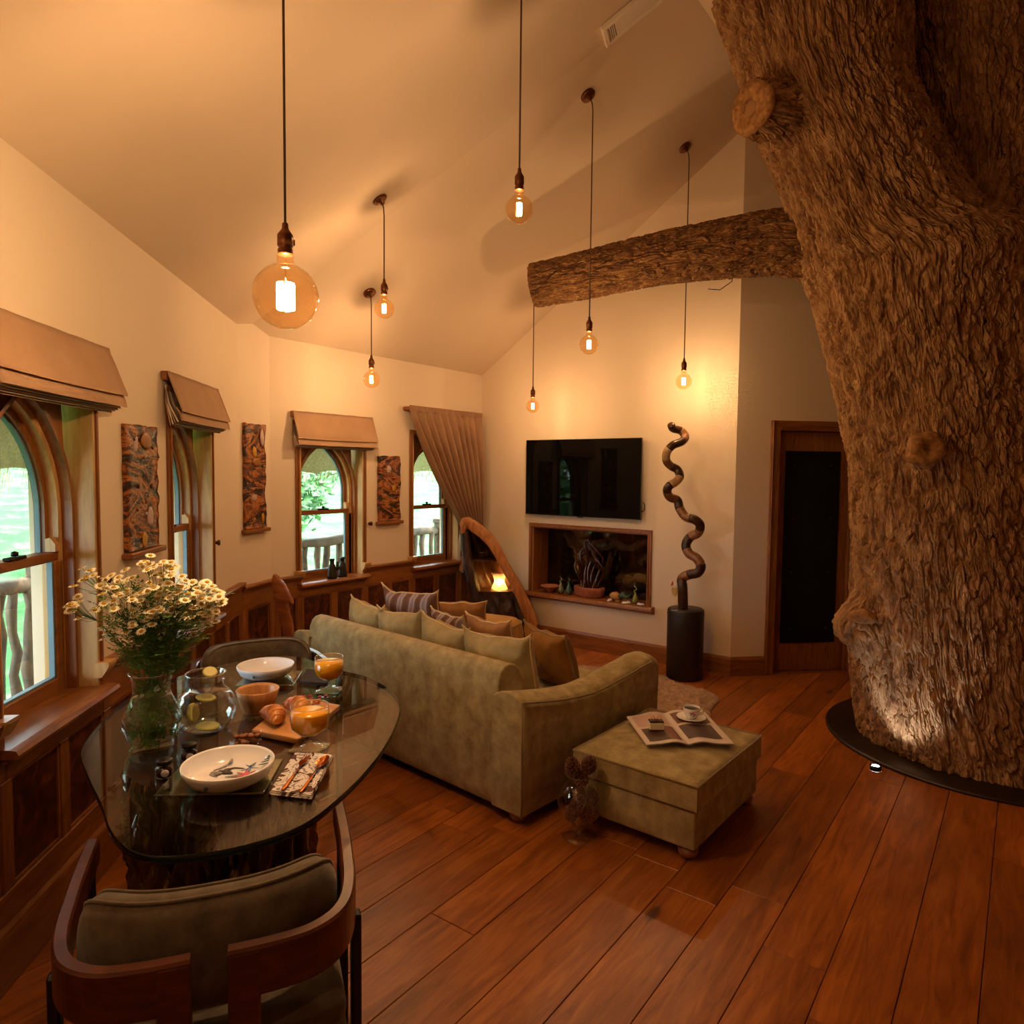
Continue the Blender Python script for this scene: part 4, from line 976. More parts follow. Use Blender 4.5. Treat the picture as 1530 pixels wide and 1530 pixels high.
# ------------------------------------------------------------------ sofa
fabric('sofa_velvet', rgb(134, 114, 74), rgb(186, 168, 122), scale=11, weave=260, sheen=.15, bump=.2, detail=8.0)
fabric('sofa_piping', rgb(120, 100, 64), rgb(150, 128, 86), scale=8, sheen=.3)
wood('ball_foot', rgb(110, 66, 44), rgb(142, 90, 62), rgb(166, 112, 80), (6, 6, 6), .3)
plain('under_black', rgb(14, 11, 9), .9)
SA = R(-5.7)
SO = Vector((2.53, 1.80, 0))
sofa = thing('sofa', 'olive velvet sofa with sloping arm and ball feet', 'sofa', SO, SA)
# local axes: +x towards the television, +y along the back (away from the ottoman)
SLEN, SDEP, SZ0 = 1.98, 1.2, .055
def soft(o, w=.02, seg=3, sub=0):
    bv = o.modifiers.new('round', 'BEVEL'); bv.width = w; bv.segments = seg; bv.limit_method = 'ANGLE'; bv.angle_limit = R(35)
    for p in o.data.polygons: p.use_smooth = True
    return o
prof = [(.02, SZ0), (.0, .12), (.004, .45), (.02, .66), (.035, .70), (.06, .722), (.10, .728), (.14, .716), (.17, .69), (.20, .62), (.24, .42), (.26, .30), (.26, SZ0)]
soft(obj('back', MB().prism(prof, .17, SLEN-.17, 'y', smooth=True), 'sofa_velvet', sofa), .01)
def arm(y0, y1, nm='arm'):
    mb = MB(); nx = 26
    def top(s_): return .635-.40*s_*(1-s_)*.8*(1 if s_ < .5 else 1)-.05*s_
    ys = [y0, y0, y0-.006 if y0 < .5 else y0, y0+.015, y0+.06, (y0+y1)/2, y1-.06, y1-.015, y1, y1]
    rows_ = []
    for i in range(nx+1):
        s_ = i/nx; x = .0+SDEP*s_; zt = .63-.33*s_*(1-s_)*(1.15-.3*s_)-.03*s_
        zt = .62-.05*math.sin(min(1, s_*1.9)*math.pi/2)-.03*math.sin(s_*math.pi)+.035*max(0, s_-.45)/.55
        if s_ > .93: zt -= .03*((s_-.93)/.07)**2
        zz = [SZ0, .25, zt-.05, zt-.012, zt+.006, zt+.012, zt+.004, zt-.016, zt-.06, SZ0]
        rows_.append([(x, ys[k], zz[k]) for k in range(10)])
    vs = [p for r in rows_ for p in r]; fs = []
    for i in range(nx):
        for k in range(9): fs.append((i*10+k, (i+1)*10+k, (i+1)*10+k+1, i*10+k+1))
        fs.append((i*10+9, (i+1)*10+9, (i+1)*10, i*10))
    fs += [tuple(range(10)), tuple(nx*10+k for k in range(9, -1, -1))]
    a = obj(nm, MB().add(vs, fs, True), 'sofa_velvet', sofa)
    soft(a, .012)
    e = [(r[2][0], r[2][1]-.001, r[2][2]+.03) for r in rows_[:-2]]
    obj('piping', MB().tube(e, .0055, 6), 'sofa_piping', a)
    obj('piping', MB().tube([(0.002, y0+.004, z) for z in (SZ0, .2, .4, .6)], .005, 6), 'sofa_piping', a)
    return a
arm(0, .2); arm(SLEN-.2, SLEN)
soft(obj('seat_base', MB().box(.24, SDEP-.03, .19, SLEN-.19, SZ0, .26), 'sofa_velvet', sofa), .02)
for i in range(2):
    y0 = .205+i*(SLEN-.41)/2; y1 = y0+(SLEN-.41)/2-.006
    c_ = obj('seat_cushion', MB().box(.25, SDEP-.01, y0, y1, .265, .42), 'sofa_velvet', sofa); soft(c_, .045, 4)
obj('underside', MB().box(.03, SDEP-.03, .02, SLEN-.02, SZ0-.006, SZ0+.01), 'under_black', sofa)
foot = MB().lathe([(.016, .0), (.032, .006), (.044, .025), (.045, .038), (.036, .052), (.02, .056)], 20).mesh('ball_foot')
for (x, y) in ((.07, .08), (.07, SLEN-.08), (SDEP-.08, .08), (SDEP-.08, SLEN-.08)): obj('ball_foot', foot, 'ball_foot', sofa, (x, y, 0))

# ------------------------------------------------------------------ cushions
fabric('cushion_sage', rgb(138, 120, 80), rgb(182, 162, 114), scale=6, sheen=.12, bump=.2)
fabric('cushion_ochre', rgb(120, 78, 26), rgb(152, 106, 44), scale=6, sheen=.12, bump=.2)
fabric('cushion_tan', rgb(140, 96, 58), rgb(170, 126, 82), scale=6, sheen=.12, bump=.2)
fabric('piping_cream', rgb(196, 162, 110), rgb(214, 184, 136), scale=6, sheen=.1)
m, nt, b = newmat('cushion_stripe')
c = coords(nt, (1, 1, 1)); wv = N(nt, 'ShaderNodeTexWave', i_Scale=3.2, i_Distortion=3.0, i_Detail=2.0); wv.bands_direction = 'X'; nt.links.new(c, wv.inputs['Vector'])
r_ = ramp(nt, [(.0, rgb(96, 62, 44)), (.55, rgb(122, 84, 62)), (.7, rgb(168, 158, 168)), (1, rgb(140, 118, 110))]); nt.links.new(wv.outputs['Fac'], r_.inputs[0]); nt.links.new(r_.outputs[0], b.inputs['Base Color']); b.inputs['Roughness'].default_value = .8
def pillow(w, h, t_, seed):
    def f(u, v, s_):
        a, c_ = 2*u-1, 2*v-1
        x = w/2*a*(1-.10*(1-abs(c_)**5)); z = h/2*c_*(1-(.20 if c_ > 0 else .10)*(1-abs(a)**5))
        th = t_*.62*((1-a*a)*(1-c_*c_)+1e-9)**.36
        wr = .022*noise.noise(Vector((a*2.2+seed, c_*2.2, s_)))*(1-a*a)+.012*noise.noise(Vector((a*6+seed, c_*3, s_+2)))
        return (x, s_*(th+wr*(th*8)), z+.018*noise.noise(Vector((a*2.4, seed, c_*2))))
    mb = MB(); n = 24
    mb.grid(lambda u, v: f(u, v, 1), n, n); mb.grid(lambda u, v: f(u, v, -1), n, n)
    bd = [f(i/n, 0, 0) for i in range(n)]+[f(1, i/n, 0) for i in range(n)]+[f(1-i/n, 1, 0) for i in range(n)]+[f(0, 1-i/n, 0) for i in range(n)]
    return mb, bd
def cushion(pos, rz, tilt, w, h, t_, mat, label, seed, pip='piping_cream', roll=0):
    t = bpy.data.objects.new('cushion', None); COL.objects.link(t); tag(t, label, 'cushion', 'scatter cushions on the sofa')
    t.matrix_world = Matrix.Translation(pos) @ Matrix.Rotation(rz, 4, 'Z') @ Matrix.Rotation(tilt, 4, 'X') @ Matrix.Rotation(roll, 4, 'Y')
    mb, bd = pillow(w, h, t_, seed)
    obj('cover', mb, mat, t)
    obj('piping', MB().tube(bd, .0055, 6, closed=True), pip, t)
    return t
MS = Matrix.Translation(SO) @ Matrix.Rotation(SA, 4, 'Z')
def sofa_pt(x, y, z): return MS @ Vector((x, y, z))
TL = R(-10)
RB = R(90)+SA
# local frame: cushion plane X-Z; rotated so that its face looks along the sofa depth
SH = R(4)      # the row is shingled: each cushion's edge tucks behind its neighbour's
cushion(sofa_pt(.335, .45, .615), RB+SH, TL, .48, .40, .17, 'cushion_sage', 'sage velvet cushion beside the sloping sofa arm', 1.0, roll=R(3))
cushion(sofa_pt(.335, .865, .612), RB+R(-3), TL, .42, .40, .16, 'cushion_sage', 'sage cushion second along the sofa back from the ottoman', 2.2, roll=R(-5))
cushion(sofa_pt(.335, 1.25, .622), RB+SH, TL, .41, .41, .16, 'cushion_sage', 'sage cushion third along the sofa back from the ottoman', 3.1, roll=R(5))
cushion(sofa_pt(.335, 1.60, .622), RB+R(-3), TL, .38, .41, .16, 'cushion_sage', 'sage cushion at the end of the sofa back near the dining chair', 4.7, roll=R(-5))
cushion(sofa_pt(.74, .43, .592), RB+R(-14), R(-18), .40, .36, .15, 'cushion_ochre', 'dark ochre cushion tucked against the sloping arm', 5.9, 'sofa_piping')
cushion(sofa_pt(.64, 1.53, .655), RB+R(14), R(-14), .46, .46, .15, 'cushion_stripe', 'brown cushion with grey blue stripes behind the sage ones', 6.4)
cushion(sofa_pt(.62, 1.13, .602), RB+R(-6), R(-16), .34, .38, .12, 'cushion_stripe', 'striped cushion lower behind the third sage cushion', 7.7)
cushion(sofa_pt(.62, .78, .612), RB+R(6), R(-16), .34, .40, .12, 'cushion_tan', 'tan cushion leaning behind the second sage cushion', 8.2)
cushion(sofa_pt(.95, 1.44, .60), RB+R(35), R(-24), .44, .38, .14, 'cushion_tan', 'tan cushion in front of the striped one on the seat', 9.3)

# ochre pouffe beyond the sofa
pp = gp(712, 930, .46); t = thing('pouffe', 'soft ochre pouffe beyond the sofa by the hollow trunk', 'pouffe', (4.30, 3.49, 0), R(10))
def sq(u, v):
    a = u*2*math.pi; k = 4.5; ca, sa = math.cos(a), math.sin(a); r = 1/((abs(ca)**k+abs(sa)**k)**(1/k))
    zz = [(.0, .0), (.9, .0), (1.0, .05), (1.03, .2), (1.02, .34), (.97, .42), (.85, .455), (.5, .465), (.0, .468)]
    x = v*8; i = min(7, int(x)); f = x-i; rr_ = zz[i][0]+(zz[i+1][0]-zz[i][0])*f; z = zz[i][1]+(zz[i+1][1]-zz[i][1])*f
    return (.29*r*rr_*ca, .30*r*rr_*sa, z)
fabric('pouffe_cloth', rgb(164, 118, 52), rgb(190, 144, 72), scale=6, sheen=.05, bump=.2)
obj('cover', MB().grid(sq, 48, 24, wrap=True), 'pouffe_cloth', t)
obj('piping', MB().tube([(lambda p: (p[0]*1.0, p[1], .425))(sq(i/48, 5/8)) for i in range(48)], .006, 6, closed=True), 'sofa_piping', t)

# ------------------------------------------------------------------ ottoman
OO = Vector((2.735, 1.05, 0)); OA = R(-2.5); OW, OD, OH = .76, .62, .352
ott = thing('ottoman', 'square olive velvet storage ottoman with ball feet', 'ottoman', OO, OA)
soft(obj('body', MB().box(.012, OW-.012, .012, OD-.012, SZ0, .228), 'sofa_velvet', ott), .012)
def lid(u, v):
    a, c_ = 2*u-1, 2*v-1; return (OW/2+OW/2*a, OD/2+OD/2*c_, OH-.012+.018*(1-a**4)*(1-c_**4))
mb = MB().grid(lid, 16, 16); n0 = 17
rim = [i for i in range(17)]+[j*17+16 for j in range(1, 17)]+[16*17+i for i in range(15, -1, -1)]+[j*17 for j in range(15, 0, -1)]
k0 = len(mb.v)
for i in rim: p = mb.v[i]; mb.v.append((p[0], p[1], .236))
nr_ = len(rim)
for i in range(nr_): mb.f.append((rim[i], k0+i, k0+(i+1) % nr_, rim[(i+1) % nr_])); mb.sm.append(False)
mb.f.append(tuple(k0+i for i in range(nr_))); mb.sm.append(False)
ld = obj('lid', mb, 'sofa_velvet', ott)
obj('piping', MB().tube([(0, 0, OH-.012), (OW, 0, OH-.012), (OW, OD, OH-.012), (0, OD, OH-.012)], .006, 6, closed=True), 'sofa_piping', ld)
obj('piping', MB().tube([(0.004, 0.004, .234), (OW-.004, .004, .234), (OW-.004, OD-.004, .234), (.004, OD-.004, .234)], .004, 6, closed=True), 'sofa_piping', ott)
for (x, y) in ((.06, .06), (.06, OD-.06), (OW-.06, .06), (OW-.06, OD-.06)): obj('ball_foot', foot, 'ball_foot', ott, (x, y, 0))

# things on the ottoman
ZO = OH+.008
MO = Matrix.Translation(OO) @ Matrix.Rotation(OA, 4, 'Z')
wood('tray_wood', rgb(92, 46, 20), rgb(126, 68, 32), rgb(150, 88, 46), (4, 4, 4), .4)
q = gp(1010, 1085, ZO)
tray = thing('round_tray', 'round brown wooden tray beneath the open magazine', 'tray', (q.x, q.y, ZO))
obj('plate', MB().lathe([(0, 0), (.125, 0), (.135, .006), (.137, .014), (.131, .014), (.127, .009), (0, .008)], 40), 'tray_wood', tray)
ZM = ZO+.0165
m, nt, b = newmat('page')
c = coords(nt, (1, 1, 1)); br = N(nt, 'ShaderNodeTexNoise', i_Scale=5.0, i_Detail=3.0); nt.links.new(c, br.inputs['Vector'])
r_ = ramp(nt, [(.42, rgb(150, 132, 124)), (.5, rgb(212, 196, 184)), (.62, rgb(196, 168, 158))]); r_.color_ramp.interpolation = 'CONSTANT'; nt.links.new(br.outputs['Fac'], r_.inputs[0]); nt.links.new(r_.outputs[0], b.inputs['Base Color']); b.inputs['Roughness'].default_value = .35
plain('print_dark', rgb(66, 38, 30), .4, var=.4, vscale=30); plain('print_brown', rgb(118, 72, 50), .4, var=.3, vscale=30); plain('paper', rgb(214, 198, 188), .5); plain('print_pink', rgb(196, 164, 158), .4)
c0, c1, c2, c3 = gp(966, 1114, ZM), gp(1097, 1113, ZM), gp(1050, 1062, ZM), gp(936, 1072, ZM)
mg = (c0+c1+c2+c3)/4
mag = thing('magazine', 'open magazine lying spread on the ottoman', 'magazine', (mg.x, mg.y, ZM))
def bil(a, b_, u): return a+(b_-a)*u
def pagept(u, v, lift=0):
    p = bil(bil(c0, c1, u), bil(c3, c2, u), v); w = abs(u-.48)
    z = .006+.012*math.exp(-((w-.16)/.13)**2)-.004*math.exp(-(w/.05)**2)
    return (p.x-mg.x, p.y-mg.y, z+lift)
for s_, (a, b_) in enumerate(((0, .48), (.48, 1))):
    mb = MB().grid(lambda u, v: pagept(a+(b_-a)*u, v), 14, 8); mb.grid(lambda u, v: pagept(a+(b_-a)*u, v, -.006), 14, 8)
    pg = obj('page', mb, 'paper', mag)
    ps = [(.06, .30, .08, .50, 'print_dark'), (.3, .44, .08, .5, 'print_brown'), (.05, .44, .56, .95, 'print_pink')] if s_ == 0 else [(.52, .92, .12, .52, 'print_dark'), (.53, .95, .58, .92, 'print_brown')]
    for (u0, u1, v0, v1, mt) in ps: obj('picture', MB().grid(lambda u, v: pagept(u0+(u1-u0)*u, v0+(v1-v0)*v, .0012), 8, 6), mt, pg)
ZP = ZM+.017
plain('porcelain', rgb(238, 234, 232), .12, coat=.5)
q = gp(1033, 1073, ZP+.004)
sc = thing('saucer', 'white saucer under the flowered coffee cup', 'saucer', (q.x, q.y, ZP))
obj('dish', MB().lathe([(0, .002), (.03, .0), (.04, .001), (.072, .012), (.076, .0145), (.071, .0145), (.04, .006), (0, .005)], 40, lobes=12, amp=.012), 'porcelain', sc)
plain('coffee', rgb(52, 24, 12), .1)
cp = thing('coffee_cup', 'white cup with pink flowers holding black coffee', 'cup', (q.x, q.y, ZP+.006))
obj('body', MB().lathe([(.018, .002), (.024, .0), (.026, .006), (.034, .018), (.041, .036), (.044, .056), (.042, .056), (.039, .037), (.031, .018), (0, .012)], 36), 'porcelain', cp)
obj('coffee', MB().lathe([(0, .046), (.0405, .046)], 28, cap=False), 'coffee', cp)
hd = RH*.9+FH*-.1
obj('handle', MB().tube([hd*.041+Vector((0, 0, .046)), hd*.058+Vector((0, 0, .05)), hd*.066+Vector((0, 0, .036)), hd*.056+Vector((0, 0, .02)), hd*.034+Vector((0, 0, .018))], .0042, 8), 'porcelain', cp)
plain('pink_petal', rgb(206, 70, 120), .4); plain('leaf_blue', rgb(90, 104, 140), .4); plain('leaf_print', rgb(90, 130, 80), .4)
for (an, z, mt, s_) in ((-.1, .036, 'pink_petal', .0075), (.12, .03, 'pink_petal', .0055), (-.3, .028, 'leaf_blue', .005), (.3, .026, 'leaf_blue', .004), (-.42, .036, 'leaf_print', .0045), (.06, .02, 'leaf_blue', .005), (.75, .036, 'pink_petal', .004)):
    w = math.atan2(-FH.y, -FH.x)+an; rd = .0335+.0105*(z-.018)/.03
    obj('flower_print', MB().ico((rd*math.cos(w), rd*math.sin(w), z), s_, 1, (1, 1, 1.1)), mt, cp) if False else obj('flower_print', MB().lathe([(0, .0012), (s_*.7, .0009), (s_, 0)], 8, mat=Matrix.Translation((rd*1.012*math.cos(w), rd*1.012*math.sin(w), z)) @ Vector((0, 0, 1)).rotation_difference(Vector((math.cos(w), math.sin(w), -.3)).normalized()).to_matrix().to_4x4(), lobes=5, amp=.25), mt, cp)
plain('white_choc', rgb(238, 226, 196), .4); plain('dark_choc', rgb(50, 24, 16), .3); plain('gold_bow', rgb(180, 120, 60), .3, metal=.5)
q = gp(980, 1089, ZP)
bx_ = thing('gift_box', 'small cream box with dark chocolate top and bow', 'box', (q.x, q.y, ZP), R(-52))
obj('box', MB().cbox(-.036, .036, -.022, .022, 0, .036), 'white_choc', bx_)
obj('lid', MB().cbox(-.036, .036, -.022, .022, .0365, .044), 'dark_choc', bx_)
for s_ in (-1, 1): obj('bow', MB().tube([(0, 0, .046), (s_*.014, .008, .062), (s_*.026, 0, .058), (s_*.018, -.006, .048), (0, 0, .046)], .0016, 6), 'gold_bow', bx_)

# ------------------------------------------------------------------ shaggy rug
fabric('rug_pile', rgb(146, 112, 88), rgb(186, 152, 124), scale=28, weave=180, sheen=.12, bump=1.0)
RC = Vector((4.55, 2.40))
t = thing('shaggy_rug', 'beige sheepskin rug with scalloped edge before the sofa', 'rug', (RC.x, RC.y, .001))
def rugr(a):
    d = Vector((math.cos(a), math.sin(a)))
    k = 1/((abs(d.x/.60)**2+abs(d.y/.76)**2)**.5); return k*(1+.07*math.cos(7*a+.5)+.03*noise.noise(Vector((d.x*3, d.y*3, 0))))
def rug(u, v):
    a = u*2*math.pi; r = rugr(a)*v; x, y = r*math.cos(a), r*math.sin(a)
    z = .035*min(1, (1-v)*9)**.5+.016*noise.noise(Vector((x*16, y*16, 0)))*min(1, (1-v)*12)+.010*noise.noise(Vector((x*45, y*45, 3)))*min(1, (1-v)*12)
    return (x, y, max(0.001, z+.004))
rg = obj('pile', MB().grid(rug, 300, 110, wrap=True), 'rug_pile', t)

# ------------------------------------------------------------------ glass vase of pine cones
glassy('vase_glass', (.95, .96, .97, 1), 1.55, floor_refl=.11)
q = gp(866, 1250, 0)
vs_ = thing('footed_vase', 'footed clear glass vase standing between sofa and ottoman', 'vase', (q.x, q.y, 0))
vp = [(.068, .0), (.066, .006), (.03, .012), (.014, .02), (.011, .04), (.016, .05), (.05, .066), (.082, .10), (.088, .14), (.08, .175), (.06, .205), (.048, .222), (.05, .235), (.062, .25)]
vp = [(a*1.18, b_*1.18) for a, b_ in vp]
obj('glass', MB().lathe(vp, 40, cap=False), 'vase_glass', vs_)
obj('rim', MB().tube([(.073*math.cos(i*math.pi/16), .073*math.sin(i*math.pi/16), .295) for i in range(32)], .0025, 6, closed=True), 'vase_glass', vs_)
wood('cone_scale', rgb(70, 38, 26), rgb(112, 70, 50), rgb(150, 104, 80), (30, 30, 30), .7)
def cone_mesh(L, Rr, seed):
    rr = random.Random(seed); mb = MB(); n = 70
    for i in range(n):
        s_ = i/n; a = i*2.39996; r = Rr*math.sin(math.pi*(.12+.83*s_))**.8; z = L*(s_-.5)
        d = Vector((math.cos(a), math.sin(a), 0)); up = Vector((0, 0, 1)); tip = d*r+up*(z+L*.10); b0 = d*r*.3+up*z; sd = Vector((-d.y, d.x, 0))*Rr*.34
        mb.add([b0-sd*.4, b0+sd*.4, tip+sd*.7-up*.006, tip+up*.004, tip-sd*.7-up*.006, d*r*.85+up*(z-.001)], [(0, 1, 2, 3, 4), (0, 4, 5), (4, 3, 5), (3, 2, 5), (2, 1, 5)])
    mb.lathe([(.0, -L*.5), (Rr*.35, -L*.2), (Rr*.3, L*.3), (0, L*.5)], 6)
    return mb.mesh('scales')
cm = [cone_mesh(.075, .033, 1), cone_mesh(.065, .03, 2)]
cs = []
for k in range(3): a = .4+k*2.0944; cs.append((.042*math.cos(a), .042*math.sin(a), .114, .15, k % 2))
for k in range(3): a = 1.45+k*2.0944; cs.append((.056*math.cos(a), .056*math.sin(a), .174, -.2, (k+1) % 2))
cs += [(.0, .0, .188, .0, 1), (.004, -.002, .262, .1, 1)]
cs += [(-.036*RH.x, -.036*RH.y, .322, .35, 0), (.036*RH.x, .036*RH.y, .330, -.3, 0)]
for i, (x, y, z, tl, k) in enumerate(cs):
    pc = obj('pine_cone', cm[k], 'cone_scale', None, (q.x+x, q.y+y, z)); pc.scale = (1.08, 1.08, 1.08); pc.rotation_euler = (tl, .1, i*1.1)
    tag(pc, 'brown pine cone piled in the footed glass vase', 'pine cone', 'pine cones in the footed vase')
# ------------------------------------------------------------------ dining table: free-form glass on a tree stump
ZT_ = .745
glassy('table_glass', (.82, .80, .76, 1), 1.5, refl=.7)
glassy('rim_glass', (.9, .94, .95, 1), 1.5, floor_refl=.35)
m, nt, b = newmat('glass_edge'); b.inputs['Base Color'].default_value = rgb(8, 22, 20); b.inputs['Roughness'].default_value = .06
TB = Vector((1.32, 2.0, 0))
opx = [(120, 1125), (136, 1096), (168, 1062), (222, 1027), (300, 1001), (380, 984), (446, 981), (500, 999), (545, 1010), (583, 1030), (598, 1053), (590, 1087), (565, 1130), (520, 1180), (450, 1234), (350, 1267), (250, 1280), (196, 1271), (166, 1243), (150, 1200), (131, 1160)]
outl = [gp(x, y, ZT_)-TB for x, y in opx]
ol = smooth_path([(p.x, p.y) for p in outl[-2:]+outl+outl[:3]], 6)[12:12+6*len(outl)]
table = thing('dining_table', 'dining table with a free form glass top on a tree stump', 'table', TB)
n_ = len(ol); cen = (sum(p[0] for p in ol)/n_, sum(p[1] for p in ol)/n_)
top = MB(); zt, zb = ZT_, ZT_-.019
ins = [(p[0]+(cen[0]-p[0])*.004, p[1]+(cen[1]-p[1])*.004) for p in ol]
tp = obj('glass_top', MB().add([(p[0], p[1], zt) for p in ins]+[(p[0], p[1], zb) for p in ins], [tuple(range(n_)) if True else (), tuple(range(2*n_-1, n_-1, -1))]), 'table_glass', table)
ed = MB(); vs = []
for z, q in ((zt, ins), (zt-.003, ol), (zb+.003, ol), (zb, ins)): vs += [(p[0], p[1], z) for p in q]
fs = [(r*n_+i, (r+1)*n_+i, (r+1)*n_+(i+1) % n_, r*n_+(i+1) % n_) for r in range(3) for i in range(n_)]
obj('polished_edge', ed.add(vs, fs, True), 'glass_edge', tp)
m, nt, b = newmat('stump_bark'); uv_ = N(nt, 'ShaderNodeUVMap')
barknodes(nt, 14.0, 2.4, rgb(46, 29, 21), rgb(78, 50, 37), rgb(110, 72, 55), rgb(138, 96, 75), .03, b); m.displacement_method = 'BOTH'
SC = dp(338, 1250, 2.2); SC.z = 0
barktube('stump', [SC-TB+Vector((0, 0, z)) for z in (.0, .15, .4, .6, .725)], [.315, .28, .265, .265, .27], 'stump_bark', table, 140, 120)

# ------------------------------------------------------------------ dining chairs
wood('walnut', rgb(50, 22, 12), rgb(82, 38, 20), rgb(108, 54, 30), (3, 3, 14), .3, rnd=5.0, coat=.3)
plain('leg_black', rgb(14, 11, 10), .45)
fabric('chair_cloth', rgb(78, 66, 52), rgb(110, 96, 78), scale=20, weave=600, sheen=.3, bump=.3)
def sweep_rect(path, th, z0f, z1f):
    # upright band along a plan path with thickness th
    mb = MB(); n = len(path); vs = []
    for i, (x, y) in enumerate(path):
        a = Vector(path[max(i-1, 0)]); b_ = Vector(path[min(i+1, n-1)]); d = (b_-a).normalized(); nn = Vector((-d.y, d.x))*th/2
        z0, z1 = z0f(i/(n-1)), z1f(i/(n-1)); c_ = .006
        for (sx, z) in ((1, z0), (1, z1-c_), (.7, z1), (-.7, z1), (-1, z1-c_), (-1, z0)): vs.append((x+nn.x*sx, y+nn.y*sx, z))
    fs = []
    for i in range(n-1):
        for k in range(6): fs.append((i*6+k, i*6+(k+1) % 6, (i+1)*6+(k+1) % 6, (i+1)*6+k))
    fs += [tuple(range(5, -1, -1)), tuple((n-1)*6+k for k in range(6))]
    return mb.add(vs, fs, False)
def dining_chair(pos, ang, label):
    # local: +y forward, x right, back of the chair at y=0
    t = thing('dining_chair', label, 'chair', (pos[0], pos[1], 0), ang-R(90), 'walnut tub chairs at the dining table')
    ZB = .665
    for s_ in (-1, 1):
        pa = smooth_path([(s_*.035, .0), (s_*.12, .002), (s_*.205, .018), (s_*.268, .07), (s_*.298, .16), (s_*.31, .30), (s_*.316, .44), (s_*.318, .57)], 6)
        rail = obj('arm_rail', sweep_rect(pa, .032, lambda u: ZB-.105+.045*max(0, u-.35)/.65, lambda u: ZB-.0*u), 'walnut', t)
        # back post that turns down from the rail, rounded shoulder
        x0, x1 = sorted((s_*.034, s_*.098))
        ob = obj('back_post', MB().cbox(x0, x1, -.017, .017, .0, ZB-.006, c=.005), 'walnut', t)
        obj('leg', MB().cbox(s_*.326-.014, s_*.326+.014, .53, .57, .0, ZB-.055), 'leg_black', t)
        obj('leg', MB().cbox(s_*.318-.012, s_*.318+.012, .17, .205, .0, ZB-.1), 'leg_black', t)
    # back pad, curved, fatter than the rail and rising above it
    def pad(u, v):
        a = (u-.5)*2; w = .262
        x = w*math.sin(a*1.15)/math.sin(1.15); y0 = .05+.14*(abs(a)**2.6)
        d = Vector((a*.9 if abs(a) > .5 else a*.45, -1)).normalized()
        ang_ = v*2*math.pi; en = max(.05, 1-abs(a)**7)**.5; tk = .056*en; hh = .125*en
        e = 2.6; ca, sa = math.cos(ang_), math.sin(ang_); rr_ = 1/((abs(ca)**e+abs(sa)**e)**(1/e))
        off = ca*rr_*tk; zz = .615+sa*rr_*hh
        return (x+d.x*off, y0+.045-d.y*off*-1+.03*(zz-.6), zz)
    mb = MB().grid(pad, 36, 24); k = len(mb.v)
    W_ = 37
    mb.f += [tuple(j*W_ for j in range(24)), tuple(j*W_+36 for j in range(23, -1, -1))]; mb.sm += [False, False]
    bp_ = obj('backrest', mb, 'chair_cloth', t)
    for v in (.19, .31): obj('piping', MB().tube([Vector(pad(i/36, v))+Vector((0, 0, .002)) for i in range(37)], .0045, 6), 'chair_cloth', bp_)
    seat = obj('seat_cushion', MB().box(-.285, .285, .07, .54, .36, .445), 'chair_cloth', t); soft(seat, .035, 4)
    soft(obj('seat_base', MB().box(-.29, .29, .05, .53, .22, .355), 'chair_cloth', t), .03, 4)
    return t
dining_chair((.735, 1.30), R(56.6), 'brown tub chair with walnut rail in front of the stump table')
dining_chair((2.16, 3.35), R(246), 'brown tub chair between the glass table and the panelled wall')

# ------------------------------------------------------------------ table setting
ZS = ZT_+.0008
def cen_r(cx, cy, hw, z):
    c_ = gp(cx, cy, z); d = (c_-CAM).dot(fwd); return c_, hw/FPX*d
glassy('ripple_glass', (.80, .86, .74, 1), 1.6, rough=.1, floor_refl=.16)
def placemat(A, B, C_, label):
    a, b_, c_ = (gp(*p, ZS) for p in (A, B, C_)); d = a+c_-b_; ctr = (a+c_)/2
    t = thing('glass_placemat', label, 'placemat', (ctr.x, ctr.y, ZS), 0, 'rippled glass placemats')
    P4 = [a-ctr, b_-ctr, c_-ctr, d-ctr]; mb = MB()
    for z in (0, .006):
        mb.grid(lambda u, v: (lambda p: (p.x, p.y, z+(.0012*noise.noise(Vector((p.x*60, p.y*60, 0))) if z else 0)))(P4[0].lerp(P4[1], u).lerp(P4[3].lerp(P4[2], u), v)), 24, 18)
    obj('sheet', mb, 'ripple_glass', t)
    obj('edge', MB().tube([(p.x, p.y, .003) for p in P4], .003, 6, closed=True), 'ripple_glass', t)
placemat((231, 1190), (393, 1187), (422, 1137), 'rippled glass placemat under the bird painted bowl')
placemat((352, 1026), (437, 1025), (452, 1004), 'rippled glass placemat under the plain looking white bowl')
plain('china', rgb(236, 236, 242), .12, coat=.4)
